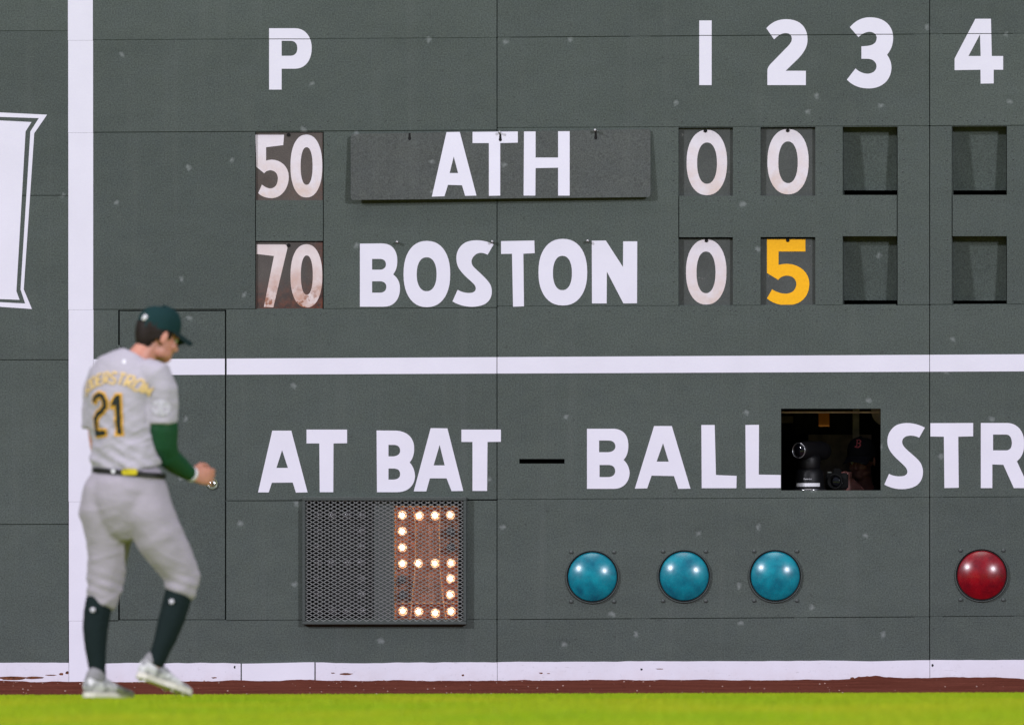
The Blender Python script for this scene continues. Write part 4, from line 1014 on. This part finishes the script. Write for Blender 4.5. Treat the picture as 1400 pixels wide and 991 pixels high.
def strokes(segs, w):                            # polyline strokes -> list of closed outlines with round-ish joints
    out = []
    for pl_ in segs:
        L_, R_ = [], []
        for i, p in enumerate(pl_):
            a = pl_[max(0, i - 1)]; b = pl_[min(len(pl_) - 1, i + 1)]; dx, dy = b[0] - a[0], b[1] - a[1]; l_ = math.hypot(dx, dy) or 1
            k = w / 2
            if 0 < i < len(pl_) - 1:
                d1 = (p[0] - a[0], p[1] - a[1]); d2 = (b[0] - p[0], b[1] - p[1]); c_ = (d1[0] * d2[0] + d1[1] * d2[1]) / ((math.hypot(*d1) or 1) * (math.hypot(*d2) or 1))
                k = w / 2 / max(.5, math.sqrt((1 + max(-1, min(1, c_))) / 2))
            e = w * .0
            L_.append((p[0] - dy / l_ * k, p[1] + dx / l_ * k)); R_.append((p[0] + dy / l_ * k, p[1] - dx / l_ * k))
        out.append(L_ + R_[::-1])
    return out
two = [[(-.088, .058), (-.078, .080), (-.056, .091), (-.034, .085), (-.020, .062), (-.022, .036), (-.042, .016), (-.066, .004), (-.080, -.016), (-.083, -.044), (-.083, -.083), (-.022, -.083)]]
one_dark = [(.034, -.091), (.034, .047), (.016, .034), (.016, .056), (.038, .090), (.057, .090), (.057, -.091)]
one_gold = [(.026, -.099), (.026, .033), (.008, .020), (.008, .060), (.034, .098), (.065, .098), (.065, -.099)]
dz_ = -.018
def shiftp(segs, dx, dy): return [[(a + dx, b + dy) for a, b in s] for s in segs]
def ext(segs, e):                                # lengthen stroke ends
    r_ = []
    for s in segs:
        s = list(s)
        for i, j in ((0, 1), (-1, -2)):
            dx, dy = s[i][0] - s[j][0], s[i][1] - s[j][1]; l_ = math.hypot(dx, dy); s[i] = (s[i][0] + dx / l_ * e, s[i][1] + dy / l_ * e)
        r_.append(s)
    return r_
sg_ = shiftp(two, .068, dz_)
stitched('digit', strokes(ext(sg_, .007), .038), 'digit_gold', .0035, jersey, lab='black numeral 2 with gold trim')
stitched('digit_face', strokes(sg_, .022), 'digit_dark', .0062, jersey)
stitched('digit', shiftp([one_gold], .068, dz_), 'digit_gold', .0035, jersey, lab='black numeral 1 with gold trim')
stitched('digit_face', shiftp([one_dark], .068, dz_), 'digit_dark', .0062, jersey)
GL = {'S': [[(1, .85), (.75, 1), (.25, 1), (0, .8), (.15, .55), (.85, .45), (1, .2), (.75, 0), (.25, 0), (0, .15)]], 'O': [[(.25, 0), (0, .25), (0, .75), (.25, 1), (.75, 1), (1, .75), (1, .25), (.75, 0), (.2, 0)]],
      'D': [[(0, 0), (0, 1), (.65, 1), (1, .7), (1, .3), (.65, 0), (-.05, 0)]], 'E': [[(1, 1), (0, 1), (0, 0), (1, 0)], [(0, .5), (.8, .5)]], 'R': [[(0, 0), (0, 1), (.75, 1), (1, .78), (.75, .5), (0, .5)], [(.5, .5), (1, 0)]],
      'T': [[(0, 1), (1, 1)], [(.5, 1), (.5, 0)]], 'M': [[(0, 0), (0, 1), (.5, .4), (1, 1), (1, 0)]]}
RA = .28
for i, ch in enumerate('SODERSTROM'):
    ang = (i - 4.5) * .142; h_, w_ = .050, .028
    def tr(p, ang=ang):
        x_ = (p[0] - .5) * w_; y_ = RA + (p[1] - .5) * h_
        return (.062 + x_ * math.cos(ang) + y_ * math.sin(ang), .150 - RA + y_ * math.cos(ang) - x_ * math.sin(ang))
    segs = [[tr(p) for p in s] for s in GL[ch]]
    subs_ = strokes(segs, .0095)
    for k, s in enumerate(subs_): pass
    merged = MB()
    o = None
    for k, s in enumerate(subs_):
        q_ = stitched('letter', [s], 'letter_gold', .004 + .0007 * k, jersey)
        if o is None: o = q_
        else:
            bm = bmesh.new(); bm.from_mesh(o.data); bm.from_mesh(q_.data); bm.to_mesh(o.data); bm.free(); bpy.data.objects.remove(q_)
    if len(o.data.vertices) == 0: bpy.data.objects.remove(o)
    else: o['label'] = 'gold arched letter ' + ch
# neck tag, belt tag, sleeve patch by casting along the view of the seam they are sewn on
def sewn(px, py, rx, ry, mat, name, parent, bv=None, thick=.003, rect=False):
    n = 20; dirw = (PMi @ Vector((0, 1, 0))); pts = []; cd = (bv or bvh).ray_cast(PM @ Q(px, py, -1.0), dirw)[3]
    for k in range(n):
        a = 2 * math.pi * k / n; c_, s_ = math.cos(a), math.sin(a)
        if rect: q_ = max(abs(c_), abs(s_)); c_, s_ = c_ / q_, s_ / q_
        p = PM @ Q(px + rx * c_, py + ry * s_, -1.0); h = (bv or bvh).ray_cast(p, dirw)
        pts.append(h[0] if h[0] is not None else p + dirw * cd)
    p = PM @ Q(px, py, -1.0); c0 = (bv or bvh).ray_cast(p, dirw)[0]; o_ = -dirw * thick
    v = [c0 + o_] + [p + o_ for p in pts] + [p - o_ * .5 for p in pts]
    return flip_out(pydata(name, v, [(0, 1 + k, 1 + (k + 1) % n) for k in range(n)] + [(1 + k, 1 + n + k, 1 + n + (k + 1) % n, 1 + (k + 1) % n) for k in range(n)], M[mat], parent))
sewn(171.5, 493, 2.6, 3.2, 'patch', 'logo', jersey); sewn(222, 556, 13, 11, 'pale_patch', 'sleeve_patch', jersey)
bmb = bmesh.new(); bmb.from_mesh(belt.data); bvb = BVHTree.FromBMesh(bmb); bmb.free()
sewn(179, 643.5, 10.5, 4.2, 'yellow', 'belt_tag', belt, bvb, .006, True); sewn(156.5, 642.5, 3, 3, 'patch', 'belt_logo', belt, bvb, .006)

# ================================================================ SCOREBOARD OPERATOR BEHIND THE WINDOW
hd = WD(1178, 630, .66); fl_z = -.21
op = thing('person', (hd.x, .70, fl_z), 0, 'scoreboard worker in black with dark cap, peering out of the dark window', 'person')
HF2 = Vector((-.30, -.92, -.18)); B = MB()
hm2, HP2 = head_shape(B, hd, HF2, (0, 0, 1))
hx, hy, hz = hd; R2 = Vector((1, 0, 0))
B.tube([((hx + .02, hy + .05, hz - .24), .085, .065, R2), ((hx + .01, hy + .03, hz - .15), .058, .056, R2), ((hx, hy + .005, hz - .07), .055, .058, R2)])
B.tube([((hx + .03, hy + .10, hz - .75), .15, .10, R2), ((hx + .03, hy + .09, hz - .5), .15, .10, R2), ((hx + .02, hy + .07, hz - .3), .19, .10, R2), ((hx + .02, hy + .06, hz - .22), .10, .07, R2)])
for s in (-1, 1):
    sh_ = Vector((hx + .02 + s * .19, hy + .06, hz - .26)); el = sh_ + Vector((s * .04, -.06, -.27)); wr = Vector((1.0, 0, 0)) * 0 + WD(1136 if s < 0 else 1176, 664, .42) + Vector((0, 0, -.03 if s > 0 else 0))
    B.tube([(sh_, .055, .055, Vector((0, 1, 0))), (el, .043, .043, Vector((0, 1, 0))), (wr, .028, .028, Vector((0, 0, 1)))], 14)
    hand(B, wr, (-s * .75, -.35, .35), (0, .2, 1), (s * .4, -.9, .1))
    hp = Vector((hx + .03 + s * .09, hy + .10, hz - .78)); B.tube([(hp, .09, .09, R2), (Vector((hp.x, hp.y - .01, .28)), .055, .055, R2), (Vector((hp.x, hp.y, fl_z + .08)), .035, .035, R2)])
    B.tube([(Vector((hp.x, hp.y + .06, fl_z + .035)), .032, .03, R2), (Vector((hp.x, hp.y - .17, fl_z + .03)), .042, .026, R2)])
B.blend('body', M['skin_dark'], op, .007, 3, .5)
B = MB(); B.tube([((hx + .03, hy + .10, hz - .84), .20, .14, R2), ((hx + .03, hy + .09, hz - .5), .185, .13, R2), ((hx + .02, hy + .07, hz - .3), .225, .125, R2), ((hx + .02, hy + .06, hz - .21), .12, .085, R2), ((hx + .015, hy + .04, hz - .165), .074, .070, R2)], 24)
for s in (-1, 1):
    sh_ = Vector((hx + .02 + s * .19, hy + .06, hz - .26)); el = sh_ + Vector((s * .04, -.06, -.27)); wr = WD(1136 if s < 0 else 1176, 664, .42) + Vector((0, 0, -.03 if s > 0 else 0))
    B.tube([(sh_, .075, .075, Vector((0, 1, 0))), (el, .060, .060, Vector((0, 1, 0))), (el.lerp(wr, .86), .042, .042, Vector((0, 0, 1)))], 16)
B.blend('hoodie', M['navy'], op, .008, 4, .5, fold(.003, 12))
B = MB()
for s in (-1, 1):
    hp = Vector((hx + .03 + s * .09, hy + .10, hz - .76)); B.tube([(hp, .105, .115, R2), (Vector((hp.x, hp.y - .01, .28)), .075, .075, R2), (Vector((hp.x, hp.y, fl_z + .07)), .06, .06, R2)], 16)
B.blend('trousers', M['navy'], op, .009, 3)
cp2 = cap(HP2, hm2, op, M['navycap'], M['navycap'])
hair(HP2, op, M['hair'], -.06)
for s in (-1, 1):
    mb = MB(); mb.ball(HP2(s * .031, .074, .004), .0125, None, 12, 8); mb.build('eye', M['patch'], op, True)
# the red B on the cap front
bmc = bmesh.new(); bmc.from_mesh(cp2.data); bvc = BVHTree.FromBMesh(bmc); bmc.free()
def oncap(px, py, lift):
    d_ = ray(px, py); d_ = d_.normalized(); h = bvc.ray_cast(CAM + d_ * 80, d_)
    return (h[0] if h[0] is not None else WD(px, py, .36)) - d_ * (.0015 + lift)
bsub = [[(847, 470), (852, 458), (862, 462), (868, 410), (860, 402), (895, 400), (909, 412), (906, 430), (898, 436), (907, 448), (900, 466), (882, 475), (862, 474)],
        [(876, 408), (874, 432), (890, 430), (897, 416), (888, 408)], [(873, 440), (869, 466), (884, 464), (895, 450), (888, 440)]]
fill('cap_logo', bsub, oncap, .002, 'redlogo', cp2, (), (1040, 540, 6.605))

# ---- cameras on the shelf
ZW = lambda x_, y_, d_: WD(*wz(x_, y_), d_)
pc = thing('robotic_camera', ZW(440, 860, .22), 0, 'black robotic video camera on round base with white label strip', 'camera')
s6 = 1 / 6.605 / PXM
c0 = ZW(440, 862, .22)
mb = MB(); mb.lathe(c0, (0, 0, 1), [(.095, .0), (.100, .004), (.100, .010), (.088, .016), (.086, .085), (.082, .112), (.070, .128), (.050, .134), (.03, .136)], 40); mb.build('base', M['black'], pc, True)
mb = MB(); mb.lathe(c0, (0, 0, 1), [(.101, .001), (.104, .003), (.104, .006), (.101, .008)], 40); mb.build('base_rim', M['bright_steel'], pc, True)
mb = MB()
mb.lathe(c0, (0, 0, 1), [(.060, .125), (.066, .14), (.068, .19), (.060, .215)], 28)
mb.build('yoke', M['black'], pc, True)
ca, cb = ZW(345, 500, .12), ZW(575, 505, .36)
ax = (cb - ca).normalized()
mb = MB(); L_ = (cb - ca).length; mb.lathe(ca, ax, [(.046, .0), (.050, .004), (.052, .03), (.058, .06), (.060, L_ * .8), (.052, L_), (.02, L_ + .008)], 32); mb.build('barrel', M['black'], pc, True)
mb = MB(); mb.lathe(ca, ax * -1, [(.0475, -.002), (.0475, .003), (.0445, .004), (.0435, .001), (.0435, -.002)], 40); mb.build('lens_rim', M['steel'], pc, True)
mb = MB(); mb.lathe(ca, ax * -1, [(.0425, -.004), (.036, .003), (.02, .008), (.001, .009)], 32); mb.build('lens', M['lens_glass'], pc, True)
mb = MB()
def band(z0, z1, a0, a1, r_):
    v = []; n_ = 10
    for k in range(n_ + 1):
        a = R(a0 + (a1 - a0) * k / n_); d_ = Vector((math.sin(a), -math.cos(a), 0))
        v += [c0 + d_ * r_ + Vector((0, 0, z0)), c0 + d_ * r_ + Vector((0, 0, z1)), c0 + d_ * (r_ - .004) + Vector((0, 0, z0)), c0 + d_ * (r_ - .004) + Vector((0, 0, z1))]
    f = []
    for k in range(n_):
        a = 4 * k; f += [(a, a + 4, a + 5, a + 1), (a, a + 2, a + 6, a + 4), (a + 1, a + 5, a + 7, a + 3)]
    return v, f
v, f = band(.024, .045, -56, 48, .0895); pydata('label_strip', v, f, M['patch'], pc)
cu = bpy.data.curves.new('t', 'FONT'); cu.body = 'Panasonic'; cu.size = .0125; cu.align_x = 'CENTER'; cu.extrude = .0004
t = bpy.data.objects.new('t', cu); COL.objects.link(t); dg = bpy.context.evaluated_depsgraph_get(); dg.update()
me = bpy.data.meshes.new_from_object(t.evaluated_get(dg)); bpy.data.objects.remove(t); me.materials.clear(); me.name = 'lettering'
for v_ in me.vertices:
    a = (v_.co.x) / .088 - .05; p = c0 + Vector((math.sin(a), -math.cos(a), 0)) * (.0885 + v_.co.z); p.z = c0.z + .066 + v_.co.y; v_.co = p
link('lettering', me, M['patch'], pc)
hc = thing('handheld_camera', ZW(700, 860, .36), 0, 'black still camera held on the sill in front of the scoreboard worker', 'camera')
h0 = ZW(690, 775, .36)
mb = MB(); mb.box(h0, (.068, .035, .048)); mb.box(h0 + Vector((0, .005, .058)), (.026, .026, .018)); bevel(mb.build('camera_body', M['matte_black'], hc), .008, 2)
mb = MB(); mb.lathe(h0 + Vector((0, -.03, -.004)), (-.1, -1, .0), [(.040, 0), (.042, .06), (.046, .065), (.046, .085), (.040, .085), (.036, .07)], 28); mb.build('lens_barrel', M['matte_black'], hc, True)
mb = MB(); mb.lathe(h0 + Vector((0, -.10, -.004)), (-.1, -1, .0), [(.036, 0), (.02, .006), (.001, .008)], 24); mb.build('lens', M['lens_glass'], hc, True)
mb = MB(); mb.box(h0 + Vector((-.046, .0, .052)), (.014, .014, .005)); bevel(mb.build('dial', M['steel'], hc), .003)
pn = MB(); pn.pxbox(*wrect(523, 150, 620, 284, .30, .302)); tag(pn.build('paper_note', M['orange']), 'orange paper hanging from the rail inside the dark window', 'paper')
